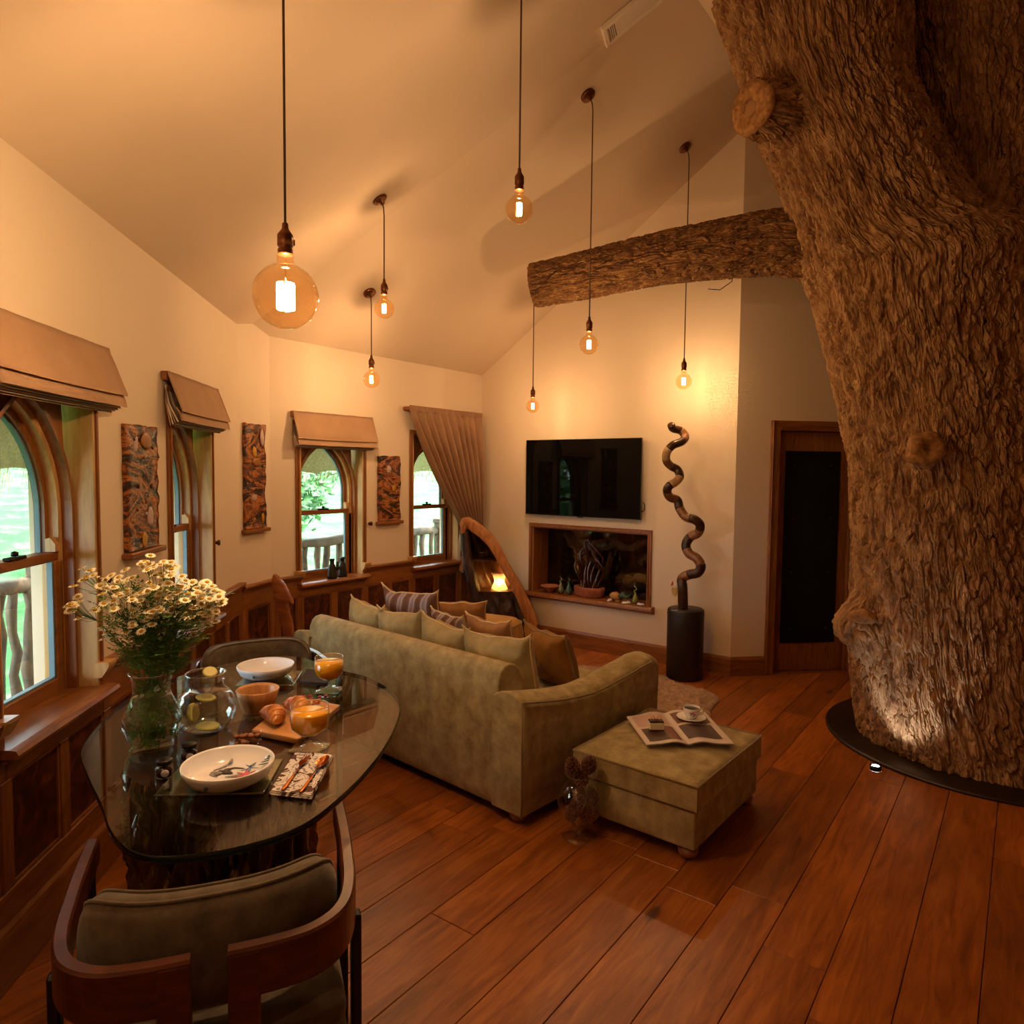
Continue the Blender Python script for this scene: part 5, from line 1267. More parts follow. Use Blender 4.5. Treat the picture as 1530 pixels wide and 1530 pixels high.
def deep_bowl(cx, cy, hw, hgt, label, deco):
    c_, r = cen_r(cx, cy, hw, ZS+.007+hgt)
    t = thing('pasta_bowl', label, 'bowl', (c_.x, c_.y, ZS+.0075), 0, 'white pasta bowls')
    obj('bowl', MB().lathe([(0, .003), (r*.66, .0), (r*.72, .002), (r*.9, hgt*.35), (r*.985, hgt*.8), (r, hgt), (r*.985, hgt+.002), (r*.965, hgt*.9), (r*.87, hgt*.42), (r*.70, .010), (0, .008)], 56), 'china', t)
    S = r/.125
    for (px, py, rx, ry, an, mt) in deco:
        # px,py in units of the bowl radius (right, away)
        px = px*1.1-.05; py = py*1.1+.22; p = (RH*px+FH*py)*r; rad = math.hypot(px, py); z = .0106+max(0, rad-.64)*hgt*1.9
        obj('painted_mark', MB().lathe([(0, .0006), (.7, .0005), (1, 0)], 12, mat=Matrix.Translation((p.x, p.y, z)) @ Matrix.Rotation(YAW-R(90)+an, 4, 'Z') @ Matrix.Diagonal((rx*r, ry*r, 1, 1)), lobes=3, amp=.12), mt, t)
    # small sprig on the outside
    d = (-FH*.97-RH*.1).normalized(); p = d*r*.955
    obj('painted_sprig', MB().ico((p.x, p.y, hgt*.55), .006*S, 1, (1, 1, 1.3)), 'ink_green', t)
    return t
plain('ink_green', rgb(60, 90, 80), .4); plain('ink_black', rgb(30, 18, 16), .3); plain('ink_blue', rgb(110, 136, 176), .4); plain('ink_grey', rgb(140, 136, 144), .4); plain('ink_pink', rgb(206, 90, 110), .4)
marks = [(-.12, .12, .20, .07, .5, 'ink_black'), (-.05, -.02, .14, .10, -.4, 'ink_black'), (.08, .2, .16, .04, -.1, 'ink_black'), (-.2, -.14, .12, .04, .8, 'ink_black')]
for k in range(4): marks.append((-.3+.05*k, .16+.09*k, .16, .035, 1.0+.25*k, 'ink_grey')); marks.append((-.28, .0-.06*k, .14, .03, .1-.2*k, 'ink_grey'))
for k in range(5): marks.append((.34+.06*math.cos(k*1.25), .22+.12*math.sin(k*1.25), .13, .032, k*1.25, 'ink_blue'))
for k in range(4): marks.append((.62+.03*k, .2+.05*k, .12, .03, .5+.3*k, 'ink_green'))
for k in range(7): marks.append((.36+.09*math.cos(k*.9), -.12+.12*math.sin(k*.9), .15, .035, k*.9, 'ink_pink'))
for k in range(4): marks.append((.08+.05*k, -.2+.02*k, .13, .028, .4+.35*k, 'ink_grey'))
deep_bowl(341, 1139, 66, .052, 'white bowl painted with a bird and flowers nearest the napkin with gold cutlery', marks)
deep_bowl(397, 993, 41, .05, 'white bowl with no visible painting beyond the wooden bowl', [])
wood('beech', rgb(150, 98, 50), rgb(186, 132, 78), rgb(206, 156, 100), (10, 10, 2), .4)
c_, r = cen_r(385, 1030, 31, ZS+.085)
t = thing('wooden_bowl', 'deep round wooden bowl beside the water jug', 'bowl', (c_.x, c_.y, ZS)); 
obj('bowl', MB().lathe([(0, .002), (r*.6, 0), (r*.68, .006), (r*.88, .05), (r, .086), (r*.96, .089), (r*.86, .08), (r*.76, .045), (r*.55, .014), (0, .01)], 40), 'beech', t)
# water jug
c_, r = cen_r(308, 1062, 43, ZS+.065)
jug = thing('water_jug', 'round clear glass jug of water with lemon slices', 'jug', (c_.x, c_.y, ZS))
jp = [(0, .004), (r*.5, .0), (r*.72, .012), (r*.95, .045), (r, .075), (r*.95, .105), (r*.78, .132), (r*.6, .148), (r*.56, .165), (r*.6, .19), (r*.64, .198)]
obj('glass', MB().lathe(jp, 44, cap=False), 'vase_glass', jug)
glassy('water', (.92, .97, .95, 1), 1.33)
obj('water', MB().lathe([(0, .006), (r*.5, .004), (r*.70, .016), (r*.93, .046), (r*.975, .075), (r*.93, .104), (r*.8, .124), (0, .124)], 40), 'water', jug)
h0 = RH
obj('rim', MB().tube([(r*.64*math.cos(i*math.pi/20), r*.64*math.sin(i*math.pi/20), .198) for i in range(40)], .0028, 6, closed=True), 'rim_glass', jug)
obj('handle', MB().tube([h0*r*.6+Vector((0, 0, .178)), h0*r*.86+Vector((0, 0, .178)), h0*r*1.06+Vector((0, 0, .155)), h0*r*1.08+Vector((0, 0, .12)), h0*r*.9+Vector((0, 0, .105))], .008, 10), 'vase_glass', jug)
plain('lemon', rgb(198, 182, 84), .4); plain('lemon_flesh', rgb(212, 200, 128), .35)
def slice_(par, p, rad, rot):
    o = obj('lemon_slice', MB().lathe([(0, -.003), (rad*.9, -.003), (rad, 0), (rad*.9, .003), (0, .003)], 20), 'lemon', par, p); o.rotation_euler = rot
    q_ = obj('flesh', MB().lathe([(0, .0036), (rad*.82, .0034)], 16, cap=False, lobes=8, amp=.04), 'lemon_flesh', o)
slice_(jug, (0, 0, .112), .034, (.15, .1, 0)); slice_(jug, (.0, -.01, .014), .04, (.1, .05, 0)); slice_(jug, (-.03, .03, .06), .033, (1.3, .2, .4))
slice_(jug, tuple(Vector((0, 0, .205))+RH*.02-FH*.01), .024, (.5, -.4, .3))
# goblets of orange juice
m, nt, b = newmat('orange_juice'); b.inputs['Base Color'].default_value = rgb(250, 176, 8); b.inputs['Roughness'].default_value = .25; b.inputs['Subsurface Weight'].default_value = .4; b.inputs['Subsurface Radius'].default_value = (.03, .015, .004); b.inputs['Subsurface Scale'].default_value = .5
def goblet(cx, cy, hw, hgt, label):
    c_ = gp(cx, cy, ZS+.005); d = (c_-CAM).dot(fwd); r = hw/FPX*d
    t = thing('juice_goblet', label, 'glass', (c_.x, c_.y, ZS+.0055), 0, 'goblets of orange juice')
    st = hgt*.33
    obj('glass', MB().lathe([(r*.92, .0), (r*.90, .003), (r*.3, .010), (.006, .018), (.005, st*.7), (.010, st*.9), (r*.55, st*1.05), (r*.93, st*1.5), (r, st*2.1), (r*.98, st*2.7), (r*.95, hgt)], 36, cap=False), 'vase_glass', t)
    obj('rim', MB().tube([(r*.95*math.cos(i*math.pi/16), r*.95*math.sin(i*math.pi/16), hgt) for i in range(32)], .0014, 6, closed=True), 'rim_glass', t)
    obj('juice', MB().lathe([(0, st*.98), (r*.52, st*1.08), (r*.90, st*1.52), (r*.965, st*2.1), (r*.955, st*2.6), (0, st*2.6)], 36), 'orange_juice', t)
def coaster(cx, cy, s_, rot, label):
    c_ = gp(cx, cy, ZS); t = thing('glass_coaster', label, 'coaster', (c_.x, c_.y, ZS), rot, 'clear glass coasters')
    obj('tile', MB().cbox(-s_, s_, -s_, s_, 0, .005, c=.0015), 'ripple_glass', t)
coaster(463, 1118, .05, R(20), 'square glass coaster under the juice goblet by the gold cutlery'); goblet(463, 1117, 29, .138, 'goblet of orange juice beside the napkin with gold cutlery')
coaster(492, 1032, .05, R(35), 'square glass coaster under the juice goblet near the sofa'); goblet(492, 1031, 21.5, .138, 'goblet of orange juice standing near the sofa')
# napkins and cutlery
m, nt, b = newmat('napkin_print')
c = coords(nt, (1, 1, 1)); n = N(nt, 'ShaderNodeTexNoise', i_Scale=15.0, i_Detail=2.0, i_Distortion=2.0); nt.links.new(c, n.inputs['Vector'])
r_ = ramp(nt, [(.0, rgb(88, 58, 52)), (.42, rgb(222, 216, 214)), (.52, rgb(140, 128, 140)), (.57, rgb(226, 220, 214)), (.66, rgb(150, 96, 84))]); r_.color_ramp.interpolation = 'CONSTANT'; nt.links.new(n.outputs['Fac'], r_.inputs[0]); nt.links.new(r_.outputs[0], b.inputs['Base Color']); b.inputs['Roughness'].default_value = .9
plain('napkin_dark', rgb(44, 34, 36), .9, var=.5, vscale=60)
plain('copper', rgb(224, 138, 72), .18, metal=1.0)
def napkin(pxs, mat, label):
    P4 = [gp(*p, ZS) for p in pxs]; ctr = sum(P4, Vector())/4
    t = thing('folded_napkin', label, 'napkin', (ctr.x, ctr.y, ZS), 0, 'folded napkins'); P4 = [p-ctr for p in P4]
    mb = MB()
    for k in range(3):
        z = .002+.004*k; s_ = 1-.02*k
        for zz in (z, z+.003): mb.grid(lambda u, v: (lambda p: (p.x*s_, p.y*s_, zz+.0012*noise.noise(Vector((u*5, v*5, k)))))(P4[0].lerp(P4[1], u).lerp(P4[3].lerp(P4[2], u), v)), 10, 8)
        mb.tube([(p.x*s_, p.y*s_, z+.0015) for p in P4], .0018, 6, closed=True)
    obj('cloth', mb, mat, t)
napkin([(402, 1188), (465, 1196), (497, 1133), (443, 1126)], 'napkin_print', 'patterned white and brown folded napkin under gold cutlery')
napkin([(447, 1022), (488, 1026), (496, 1008), (458, 1003)], 'napkin_dark', 'dark folded napkin by the far juice goblet')
ZN = ZS+.0165
def cutlery(name, a, b_, label, kind):
    A, B = gp(*a, ZN), gp(*b_, ZN); d = (B-A); L = d.length; ang = math.atan2(d.y, d.x)
    t = thing(name, label, name, (A.x, A.y, ZN), ang, 'copper coloured cutlery')
    obj('handle', MB().tube([(0, 0, .001), (L*.1, 0, .001), (L*.35, 0, .002), (L*.62, 0, .004)], [.0055, .006, .0042, .0028], 8, flat=.4), 'copper', t)
    if kind == 'spoon':
        obj('spoon_bowl', MB().grid(lambda u, v: (L*.62+L*.38*u, .018*math.sin(math.pi*min(1, u*.96+.04))**.6*(2*v-1), .005-.007*math.sin(math.pi*u)*(1-(2*v-1)**2)), 14, 8), 'copper', t)
    else:
        obj('fork_head', MB().grid(lambda u, v: (L*.62+L*.16*u, .011*min(1, .2+u*1.4)*(2*v-1), .004+.002*u), 8, 6), 'copper', t)
        for k in range(4):
            y = -.009+.006*k; obj('tine', MB().tube([(L*.77, y, .006), (L*.9, y, .004), (L, y, .008)], [.0016, .0014, .0008], 6), 'copper', t)
cutlery('fork', (422, 1181), (462, 1128), 'copper fork lying on the patterned napkin', 'fork')
cutlery('spoon', (449, 1184), (489, 1130), 'copper spoon lying on the patterned napkin', 'spoon')
# bread board with croissants
wood('board_wood', rgb(150, 96, 46), rgb(184, 128, 70), rgb(206, 154, 96), (8, 2, 8), .45)
ZBd = ZS
Pb = [gp(376, 1090, ZS+.02), gp(446, 1104, ZS+.02), gp(508, 1053, ZS+.02), gp(440, 1040, ZS+.02)]; ctr = sum(Pb, Vector())/4
t = thing('bread_board', 'rectangular wooden board carrying the croissants', 'board', (ctr.x, ctr.y, ZS))
bo = obj('board', MB().prism([(p.x-ctr.x, p.y-ctr.y) for p in Pb], 0, .02), 'board_wood', t); soft(bo, .003, 2)
m, nt, b = newmat('croissant')
c = coords(nt, (1, 1, 1)); n = N(nt, 'ShaderNodeTexNoise', i_Scale=22.0, i_Detail=5.0); nt.links.new(c, n.inputs['Vector'])
r_ = ramp(nt, [(.3, rgb(150, 78, 26)), (.55, rgb(200, 126, 56)), (.75, rgb(226, 172, 104))]); nt.links.new(n.outputs['Fac'], r_.inputs[0]); nt.links.new(r_.outputs[0], b.inputs['Base Color']); b.inputs['Roughness'].default_value = .35
def croissant(pos, rz, L, label):
    def f(u, v):
        s_ = u*2-1; a = v*2*math.pi
        r = .034*(1-abs(s_)**2.2*.72)*(1+.10*abs(math.sin(u*math.pi*3.5)))
        cx = s_*L/2; cy = -.022*s_*s_
        return (cx, cy+r*math.cos(a)*.95, .03+r*math.sin(a)*.86-.006*s_*s_)
    mb = MB().grid(f, 48, 20); mb.f += [tuple(j*49 for j in range(20)), tuple(j*49+48 for j in range(19, -1, -1))]; mb.sm += [True, True]
    t = thing('croissant', label, 'croissant', pos, rz, 'croissants on the board'); obj('pastry', mb, 'croissant', t)
    for k in range(6):
        u = .14+.144*k; obj('layer_ridge', MB().tube([Vector(f(u+.03*math.sin(v*2*math.pi/12), v/12))*1.0 for v in range(0, 13)], .0022, 6), 'croissant', t)
q = gp(411, 1078, ZS+.024); croissant((q.x, q.y, ZS+.0215), YAW-R(90)-R(48), .125, 'golden croissant at the front corner of the bread board')
q = gp(447, 1064, ZS+.024); croissant((q.x, q.y, ZS+.0215), YAW-R(90)-R(40), .12, 'golden croissant half hidden behind the juice goblet')
plain('berry_red', rgb(150, 40, 34), .4)
rr = random.Random(9)
for i in range(16):
    q = gp(466+rr.uniform(-24, 26), 1047+rr.uniform(-7, 8), ZS+.024)
    tag(obj('dried_berry', MB().ico((0, 0, .007), .008, 1, (1.1, .9, .8), .3, seed=i), 'berry_red', None, (q.x, q.y, ZS+.0205)), 'small dark red berry scattered on the bread board', 'berry', 'berries on the bread board')
# nuts in a small glass dish
c_, r = cen_r(371, 1099, 21, ZS+.03)
t = thing('nut_dish', 'small glass dish filled with nuts', 'dish', (c_.x, c_.y, ZS)); obj('glass', MB().lathe([(0, .003), (r*.7, 0), (r*.8, .004), (r*.95, .02), (r, .036)], 28, cap=False), 'vase_glass', t)
wood('nut', rgb(100, 52, 26), rgb(140, 82, 44), rgb(166, 108, 64), (40, 40, 40), .5)
for i in range(22):
    a = rr.random()*6.28; d = r*.78*math.sqrt(rr.random()); z = .010+.010*(i // 8)
    o = obj('nut', MB().ico((0, 0, 0), .0105, 1, (1.25, .85, .75)), 'nut', None, (c_.x+d*math.cos(a), c_.y+d*math.sin(a), ZS+z)); o.rotation_euler.z = rr.random()*6
    tag(o, 'brown nut in the small glass dish', 'nut', 'nuts in the glass dish')
# jam jars
plain('jam', rgb(44, 8, 22), .15); plain('jar_lid', rgb(22, 14, 12), .35); plain('jar_label', rgb(226, 224, 222), .5)
for (px, py, lb) in ((246, 1160, 'small jam jar with white label beside the flower vase'), (283, 1135, 'small jam jar with dark lid behind the painted bowl')):
    c_ = gp(px, py, ZS); t = thing('jam_jar', lb, 'jar', (c_.x, c_.y, ZS), 0, 'small jam jars')
    obj('glass', MB().lathe([(0, .001), (.021, 0), (.024, .004), (.025, .03), (.021, .038), (.019, .041)], 24, cap=False), 'clear_glass', t)
    obj('jam', MB().lathe([(0, .003), (.0205, .003), (.0235, .008), (.0235, .03), (0, .032)], 20), 'jam', t)
    obj('lid', MB().lathe([(.0205, .039), (.022, .041), (.022, .05), (.020, .052), (0, .052)], 24), 'jar_lid', t)
    w = -FH+RH*.55; w.normalize(); obj('label', MB().lathe([(0, .0012), (.009, .001), (.011, 0)], 16, mat=Matrix.Translation((w.x*.0245, w.y*.0245, .018)) @ Vector((0, 0, 1)).rotation_difference(w).to_matrix().to_4x4()), 'jar_label', t)

# ------------------------------------------------------------------ flowers in a glass vase
c_, r = cen_r(228, 1088, 41, ZS+.06)
VX = c_
fv = thing('flower_vase', 'curvy clear glass vase holding the daisies', 'vase', (VX.x, VX.y, ZS))
glassy('vase_green', (.93, .97, .9, 1), 1.5, floor_refl=.09)
VH = .245
obj('rim', MB().tube([(r*.74*math.cos(i*math.pi/20), r*.74*math.sin(i*math.pi/20), VH) for i in range(40)], .0026, 6, closed=True), 'rim_glass', fv)
obj('glass', MB().lathe([(0, .004), (r*.66, 0), (r*.74, .006), (r*.7, .02), (r*.86, .04), (r, .075), (r*.97, .105), (r*.8, .14), (r*.66, .17), (r*.62, .195), (r*.66, .22), (r*.74, VH)], 44, cap=False), 'vase_green', fv)
obj('water', MB().lathe([(0, .006), (r*.66, .022), (r*.84, .042), (r*.97, .075), (r*.94, .105), (r*.77, .14), (r*.66, .165), (0, .165)], 36), 'water', fv)
plain('stem_green', rgb(84, 120, 44), .6); plain('leaf_green', rgb(74, 122, 36), .6, var=.3, vscale=20); plain('petal', rgb(248, 246, 226), .6); plain('disc_yellow', rgb(196, 158, 40), .7)
bq = thing('daisy_bouquet', 'bunch of small white daisies with feathery green leaves', 'flowers', (VX.x, VX.y, ZS))
rr = random.Random(21)
# flower head: 14 notched petals + domed centre
def head_mesh():
    mb = MB(); n = 13
    for i in range(n):
        a = 2*math.pi*i/n; d = Vector((math.cos(a), math.sin(a), 0)); s_ = Vector((-d.y, d.x, 0))
        mb.add([d*.004-s_*.001, d*.004+s_*.001, d*.010+s_*.0022+Vector((0, 0, .0012)), d*.0135+Vector((0, 0, .0004)), d*.010-s_*.0022+Vector((0, 0, .0012))], [(0, 4, 3, 2, 1)])
    return mb.mesh('petals')
hm = head_mesh(); dm = MB().lathe([(.0048, 0), (.0052, .0016), (.0038, .0034), (0, .0042)], 10).mesh('flower_centre')
def to_loc(px, py, depth): p = dp(px, py, depth); return p-Vector((VX.x, VX.y, ZS))
dv = Vector((VX.x, VX.y)).dot(Vector((FH.x, FH.y)))
clusters = [(112, 905, 18, 10), (135, 862, 20, 10), (160, 872, 18, 8), (180, 870, 24, 10), (175, 905, 28, 12), (165, 945, 16, 8), (215, 890, 28, 16), (215, 925, 26, 14), (240, 870, 26, 12), (245, 905, 28, 16), (222, 842, 16, 6), (250, 845, 20, 8), (268, 925, 22, 10), (275, 890, 26, 14), (300, 880, 26, 12), (310, 905, 24, 12), (325, 890, 16, 6), (222, 955, 14, 4), (250, 950, 10, 2), (320, 925, 12, 4), (290, 945, 8, 2), (205, 965, 8, 2)]
leaves = MB(); stems = MB()
for (px, py, sp_, nh) in clusters:
    dd = dv+rr.uniform(-.09, .09)
    node = to_loc(px+(228-px)*.28, py+22, dd*.6+dv*.4)
    basep = Vector((rr.uniform(-.02, .02), rr.uniform(-.02, .02), .03)); neck = Vector((rr.uniform(-.025, .025), rr.uniform(-.025, .025), .22))
    stems.tube(smooth_path([tuple(basep), tuple(neck), tuple(node)], 5), .0016, 5)
    for i in range(int(nh*1.35)):
        hx = px+rr.gauss(0, sp_*.5); hy = py+rr.gauss(0, sp_*.42); hp = to_loc(hx, hy, dd+rr.uniform(-.05, .05))
        stems.tube([node, node.lerp(hp, .55)+Vector((0, 0, -.008)), hp-Vector((0, 0, .001))], .0009, 4)
        hd = obj('flower_head', hm, 'petal', bq, hp); k = rr.uniform(.85, 1.1); k *= 1.3; hd.scale = (k, k, k)
        out = (hp-Vector((0, 0, .15))).normalized(); nd = (out*.5+Vector((0, 0, .9))-FH*.45+Vector((rr.uniform(-.4, .4), rr.uniform(-.4, .4), 0))).normalized()
        hd.rotation_euler = nd.to_track_quat('Z', 'Y').to_euler(); obj('flower_centre', dm, 'disc_yellow', hd)
def frond(p, d, L):
    d = d.normalized(); s_ = d.cross(Vector((0, 0, 1))).normalized() if abs(d.z) < .95 else RH
    nl = 5
    for k in range(nl):
        q = p+d*L*(k/nl)
        for sg in (-1, 1):
            w = L*.42*(1-.6*k/nl); e = q+(s_*sg*.9+d*.55).normalized()*w; m1 = q.lerp(e, .5)
            leaves.add([q, m1+d*w*.22, e, m1-d*w*.22+Vector((0, 0, .002))], [(0, 1, 2, 3)])
    q = p+d*L; leaves.add([q-d*L*.2-s_*.003, q-d*L*.1+s_*.006, q+d*L*.12, q-d*L*.1-s_*.006], [(0, 1, 2, 3)])
for i in range(950):
    px = rr.gauss(240, 40); py = rr.uniform(930, 1010) if rr.random() < .75 else rr.uniform(880, 940)
    if abs(px-232) > 75-(py-930)*.5: continue
    p = to_loc(px, py, dv+rr.uniform(-.07, .07)); d = Vector((p.x, p.y, .06))+Vector((rr.uniform(-.05, .05), rr.uniform(-.05, .05), rr.uniform(-.06, .06))); frond(p, d, rr.uniform(.03, .055))
for i in range(420):     # greenery inside the vase
    a = rr.random()*6.28; z = rr.uniform(.03, .21); rad = r*.78*(.6 if z > .14 else 1)*math.sqrt(rr.random()); frond(Vector((rad*math.cos(a), rad*math.sin(a), z)), Vector((math.cos(a)*.3, math.sin(a)*.3, rr.uniform(-1, 1))), rr.uniform(.018, .032))
lo_ = obj('foliage', leaves, 'leaf_green', bq); lo_['kind'] = 'stuff'
so_ = obj('stems', stems, 'stem_green', bq); so_['kind'] = 'stuff'
# ------------------------------------------------------------------ hollow trunk display in the corner
wood('live_edge', rgb(132, 76, 34), rgb(172, 110, 58), rgb(198, 138, 82), (9, 9, 3), .4)
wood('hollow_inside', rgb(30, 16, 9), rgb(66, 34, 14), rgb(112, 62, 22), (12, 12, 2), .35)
wood('trunk_bark', rgb(22, 12, 9), rgb(52, 30, 22), rgb(92, 58, 46), (14, 14, 2.5), .6, bump=.8)
dH = 6.42
HT = dp(748, 955, dH+.15); HT.z = 0
ht = thing('hollow_trunk', 'hollow dark tree trunk with shelves standing in the corner', 'shelf', HT)
def hp(x, y, d=0): return dp(x, y, dH+d)-HT
def slab_(name, pxs, d0, th, mat, bev=.008):
    A_ = [hp(x, y, d0) for x, y in pxs]; n = len(A_); vs = A_+[p+FH*th for p in A_]
    o = obj(name, MB().add(vs, [tuple(range(n)), tuple(range(2*n-1, n-1, -1))]+[(i, n+i, n+(i+1) % n, (i+1) % n) for i in range(n)]), mat, ht); soft(o, bev, 2); return o
# bark slab on the window side, live-edge slab that sweeps down to the television wall
LE = [(687, 792), (690, 830), (697, 866), (705, 900), (712, 932), (717, 962)]
def leftslab(u, v):
    k = v*5; i = min(4, int(k)); f = k-i; y = LE[i][1]+(LE[i+1][1]-LE[i][1])*f; x = LE[i][0]+(LE[i+1][0]-LE[i][0])*f
    w = 15+5*v+3*noise.noise(Vector((v*9, 0, 1))); a = u*2*math.pi
    c_ = hp(x+w*.5, y, .06); p = c_+RH*(math.cos(a)*w/FPX*dH*.5)+FH*(math.sin(a)*.07); p = p+RH*.008*noise.noise(Vector((v*24, math.cos(a)*2, 0)))
    return (p.x, p.y, max(p.z, .001))
obj('bark_slab', MB().grid(leftslab, 24, 60, wrap=True), 'trunk_bark', ht)
slab_('live_edge_slab', [(687, 782), (690, 774), (700, 773), (712, 780), (722, 787), (736, 800), (750, 822), (762, 846), (774, 866), (788, 892), (798, 912), (803, 930), (802, 941), (793, 944), (784, 928), (774, 905), (768, 888), (760, 872), (750, 852), (738, 830), (728, 815), (716, 803), (704, 795), (697, 786), (695, 797), (688, 798)], -.02, .10, 'live_edge', .01)
slab_('live_edge_foot', [(768, 886), (776, 905), (786, 930), (795, 944), (804, 941), (806, 964), (792, 964), (778, 930), (770, 912)], -.03, .12, 'trunk_bark', .006)
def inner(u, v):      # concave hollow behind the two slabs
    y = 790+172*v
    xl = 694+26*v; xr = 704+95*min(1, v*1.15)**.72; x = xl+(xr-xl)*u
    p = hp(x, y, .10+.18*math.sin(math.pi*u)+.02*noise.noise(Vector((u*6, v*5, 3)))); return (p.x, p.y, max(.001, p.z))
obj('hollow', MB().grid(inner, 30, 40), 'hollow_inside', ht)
def front(u, v):      # barky front below the lower shelf
    y = 884+80*v; xl = 706+10*v; xr = 772+22*v; x = xl+(xr-xl)*u
    p = hp(x, y, .05-.10*math.sin(math.pi*u)+.03*noise.noise(Vector((u*7, v*4, 2)))+.012*noise.noise(Vector((u*30, v*8, 2)))); return (p.x, p.y, max(.001, p.z))
obj('front_bark', MB().grid(front, 50, 24), 'trunk_bark', ht)
ZL = dp(748, 884, dH).z; ZU = dp(722, 837, dH).z
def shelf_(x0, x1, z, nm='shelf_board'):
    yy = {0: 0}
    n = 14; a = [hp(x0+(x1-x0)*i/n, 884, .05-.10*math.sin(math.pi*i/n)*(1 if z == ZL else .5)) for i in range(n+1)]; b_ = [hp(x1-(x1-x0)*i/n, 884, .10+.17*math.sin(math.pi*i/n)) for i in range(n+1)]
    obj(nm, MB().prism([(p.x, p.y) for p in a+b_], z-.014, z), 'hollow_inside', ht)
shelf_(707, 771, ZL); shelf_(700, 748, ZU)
# glass lamp on the lower shelf
q = dp(746, 882, dH+.13); 
m = bpy.data.materials.new('amber_glass'); m.use_nodes = True; MATS['amber_glass'] = m; nt = m.node_tree; nt.nodes.remove(nt.nodes['Principled BSDF'])
t1 = N(nt, 'ShaderNodeBsdfTransparent', i_0=(1, .85, .5, 1)); t2_ = N(nt, 'ShaderNodeBsdfTranslucent', i_0=(1, .8, .42, 1)); t3 = N(nt, 'ShaderNodeBsdfGlossy', i_Roughness=.05); x1_ = N(nt, 'ShaderNodeMixShader', i_0=.5); x2_ = N(nt, 'ShaderNodeMixShader', i_0=.1)
nt.links.new(t1.outputs[0], x1_.inputs[1]); nt.links.new(t2_.outputs[0], x1_.inputs[2]); nt.links.new(x1_.outputs[0], x2_.inputs[1]); nt.links.new(t3.outputs[0], x2_.inputs[2]); nt.links.new(x2_.outputs[0], nt.nodes['Material Output'].inputs[0])
t = thing('glass_lamp', 'glowing amber flared glass candle lamp on the trunk shelf', 'lamp', (q.x, q.y, ZL+.0005))
lp_ = [(.068, .0), (.074, .006), (.063, .03), (.045, .07), (.047, .1), (.063, .14), (.074, .158)]
obj('glass', MB().lathe(lp_, 32, cap=False, lobes=6, amp=.08), 'amber_glass', t)
m, nt, b = newmat('flame'); b.inputs['Emission Color'].default_value = (1, .62, .2, 1); b.inputs['Emission Strength'].default_value = 30; b.inputs['Base Color'].default_value = (1, .7, .3, 1)
obj('flame', MB().lathe([(0, .035), (.012, .05), (.014, .062), (.006, .085), (0, .105)], 12), 'flame', t)
plain('wax', rgb(226, 190, 120), .5); obj('candle', MB().lathe([(.02, .001), (.02, .034), (0, .036)], 14), 'wax', t)
l = bpy.data.lights.new('candle_light', 'POINT'); l.energy = 2.2; l.color = (1, .6, .22); l.shadow_soft_size = .015
o = bpy.data.objects.new('candle_light', l); COL.objects.link(o); o.parent = t; o.location = (0, 0, .075)
q = dp(722, 834, dH+.13)
t = thing('glass_dish', 'shallow clear glass dish on the top trunk shelf', 'dish', (q.x, q.y, ZU+.0005))
obj('glass', MB().lathe([(0, .002), (.026, 0), (.034, .01), (.07, .05), (.088, .066), (.083, .068), (.066, .055), (.026, .014)], 30, cap=False, lobes=9, amp=.06), 'vase_glass', t)

# ------------------------------------------------------------------ ornaments on the niche shelf
ZNi = NZ0+.0055
def on_shelf(px, py=None, dx=.05):
    # the spot on the shelf, dx metres behind the wall face, in this pixel column
    p = pl(px, py or 890, (1, 0, 0), (XT+dx, 0, 0)); p.z = ZNi; return p
plain('terracotta', rgb(150, 84, 56), .7, bump=.6, bscale=40, var=.25, vscale=20); plain('pink_clay', rgb(176, 112, 84), .6)
p = on_shelf(822, 883, .06)
t = thing('clay_dish', 'small pink clay dish at the end of the niche shelf', 'dish', (p.x, p.y, ZNi)); obj('dish', MB().lathe([(0, .004), (.03, 0), (.035, .015), (.06, .042), (.095, .06), (.09, .066), (.055, .05), (0, .03)], 28, lobes=7, amp=.05), 'pink_clay', t)
def teardrop(px, py, H_, rr0, mat, label):
    p = on_shelf(px, py); t = thing('glass_teardrop', label, 'ornament', (p.x, p.y, ZNi), 0, 'twisted glass teardrop ornaments')
    obj('body', MB().lathe([(0, 0), (rr0*.6, .001), (rr0*.95, rr0*.5), (rr0, rr0), (rr0*.8, rr0*1.7), (rr0*.4, rr0*2.6), (rr0*.22, rr0*3.2)], 20), mat, t)
    z0 = rr0*3.1; obj('curl', MB().tube([(0, .012*math.sin(i*.9), z0+(H_-z0)*i/10) for i in range(11)], [rr0*.28*(1-.07*i) for i in range(11)], 8), mat, t)
plain('glass_green', rgb(52, 88, 76), .08, metal=.2, coat=1); plain('glass_silver', rgb(128, 128, 104), .1, metal=.5); plain('glass_olive', rgb(120, 130, 50), .1, coat=1); plain('glass_plum', rgb(52, 18, 16), .08, coat=1)
teardrop(838, 884, .17, .034, 'glass_silver', 'silvery glass teardrop beside the clay dish'); teardrop(850, 883, .17, .034, 'glass_green', 'dark green glass teardrop beside the terracotta pot'); teardrop(949, 900, .17, .030, 'glass_olive', 'olive glass teardrop at the shelf end by the frame')
p = on_shelf(880, 892, .09)
t = thing('terracotta_pot', 'low oval terracotta pot holding dark glass tentacles', 'pot', (p.x, p.y, ZNi), R(90))
obj('pot', MB().lathe([(0, .004), (.135, 0), (.147, .01), (.16, .07), (.157, .092), (.148, .094), (.143, .07), (.0, .06)], 40, mat=Matrix.Diagonal((1, .6, 1, 1)), lobes=9, amp=.015), 'terracotta', t)
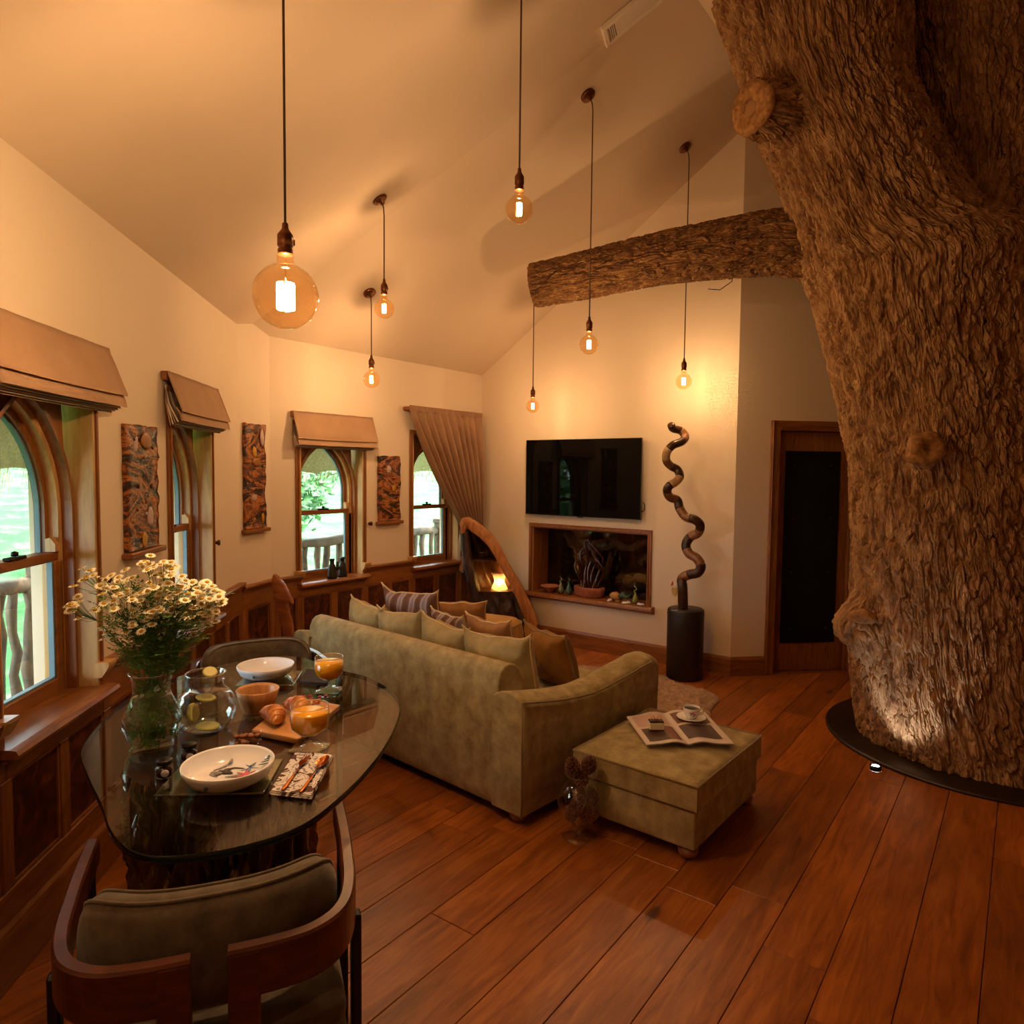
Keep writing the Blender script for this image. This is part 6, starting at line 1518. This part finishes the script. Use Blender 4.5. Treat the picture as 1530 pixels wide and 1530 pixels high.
t2 = thing('glass_tentacles', 'curling dark plum glass sculpture rising from the pot', 'sculpture', (p.x, p.y, ZNi+.062), R(90))
rr = random.Random(4)
for k in range(9):
    a = -1.3+2.6*k/8; x0 = .10*math.sin(a)*.8; H_ = .38+.09*math.cos(a)+rr.uniform(-.03, .03); ph = rr.uniform(0, 6)
    pts = [(x0+(.20*math.sin(a)*(s_/12)**1.3*math.sin(1.2+s_/12*2.2)+.035*math.sin(s_*.75+ph)*s_/12), rr.uniform(-.004, .004)+.02*math.cos(s_*.7+ph)-.0, H_*s_/12) for s_ in range(13)]
    obj('tentacle', MB().tube(smooth_path(pts, 3), [.017*(1-.62*i/36) for i in range(37)], 8), 'glass_plum', t2)
p = on_shelf(926, 896, .04)
t = thing('glass_fish', 'amber and green glass fish ornament on the niche shelf', 'ornament', (p.x, p.y, ZNi), R(95))
plain('glass_amber', rgb(168, 120, 60), .12, coat=1)
obj('body', MB().ico((.045, 0, .045), .045, 3, (1.2, .7, .9), .2), 'glass_amber', t); obj('tail', MB().tube([(.0, 0, .04), (-.03, 0, .06), (-.07, .0, .04), (-.1, 0, .075)], [.03, .026, .015, .006], 10), 'glass_green', t)
obj('fin', MB().ico((-.03, 0, .065), .028, 2, (1, .5, 1), .4), 'glass_green', t); obj('foot', MB().lathe([(0, 0), (.035, 0), (.02, .012), (0, .016)], 14, mat=Matrix.Translation((.02, 0, 0))), 'glass_amber', t)
plain('white_shell', rgb(226, 226, 232), .3)
for (px, py, s_, lb) in ((911, 899, .03, 'pale shell lying by the glass fish'), (936, 903, .035, 'white shell lying between glass fish and olive teardrop'), (957, 906, .025, 'white shell lying at the shelf end')):
    p = on_shelf(px, py, -.02); tag(obj('sea_shell', MB().grid(lambda u, v: (s_*1.4*math.cos(u*math.pi)*v*(1+.05*math.sin(u*30)), s_*1.2*(math.sin(u*math.pi)*v-.3), .002+.022*math.sin(v*math.pi*.9)+.002*math.sin(u*40)*v), 24, 8), 'white_shell', None, (p.x, p.y, ZNi), rr.uniform(0, 3)), lb, 'shell', 'sea shells on the niche shelf')

# ------------------------------------------------------------------ binoculars on the sill
p = Vector((3.70, YB-.01, SILL+.026))
plain('bino_black', rgb(16, 14, 13), .5)
t = thing('binoculars', 'black binoculars standing on the window sill', 'binoculars', p, R(8)); t.scale = (1.35, 1.2, 1.2)
for s_ in (-1, 1):
    obj('barrel', MB().lathe([(0, 0), (.030, 0), (.031, .01), (.028, .03), (.024, .06), (.022, .085), (.014, .1), (.014, .118), (.017, .122), (.017, .135), (0, .135)], 18, mat=Matrix.Translation((s_*.045, 0, 0))), 'bino_black', t)
obj('bridge', MB().cbox(-.04, .04, -.014, .014, .055, .075).lathe([(.009, .05), (.009, .11), (0, .112)], 10), 'bino_black', t)

# forked wooden sculpture against the panelling
wood('driftwood', rgb(112, 58, 28), rgb(150, 86, 46), rgb(178, 112, 66), (2, 2, 8), .45)
dF = 5.0
t0 = dp(420, 930, dF)
fo = thing('driftwood_stand', 'forked slab of reddish driftwood leaning by the panelled wall', 'sculpture', (t0.x, t0.y, 0))
def slab(pxs, th, nm, dd=0):
    P_ = [dp(x, y, dF+dd)-Vector((t0.x, t0.y, 0)) for x, y in pxs]; n = len(P_); off = FH*th
    vs = [p for p in P_]+[p+off for p in P_]; fs = [tuple(range(n)), tuple(range(2*n-1, n-1, -1))]+[(i, n+i, n+(i+1) % n, (i+1) % n) for i in range(n)]
    o = obj(nm, MB().add(vs, fs), 'driftwood', fo); soft(o, .006, 2)
zb = 1040
slab([(405, 868), (408, 858), (414, 862), (424, 874), (436, 898), (437, 904), (428, 899), (431, 915), (436, 935), (440, 985), (428, 990), (421, 940), (413, 905), (407, 885)], .05, 'slab')
b0 = dp(434, 985, dF)-Vector((t0.x, t0.y, 0)); b0 = b0+FH*.025
obj('prop', MB().tube([b0, (b0.x, b0.y, .02)], [.05, .09], 10), 'driftwood', fo); obj('foot', MB().lathe([(0, 0), (.16, 0), (.16, .03), (0, .035)], 24, mat=Matrix.Translation((b0.x, b0.y, 0))), 'driftwood', fo)
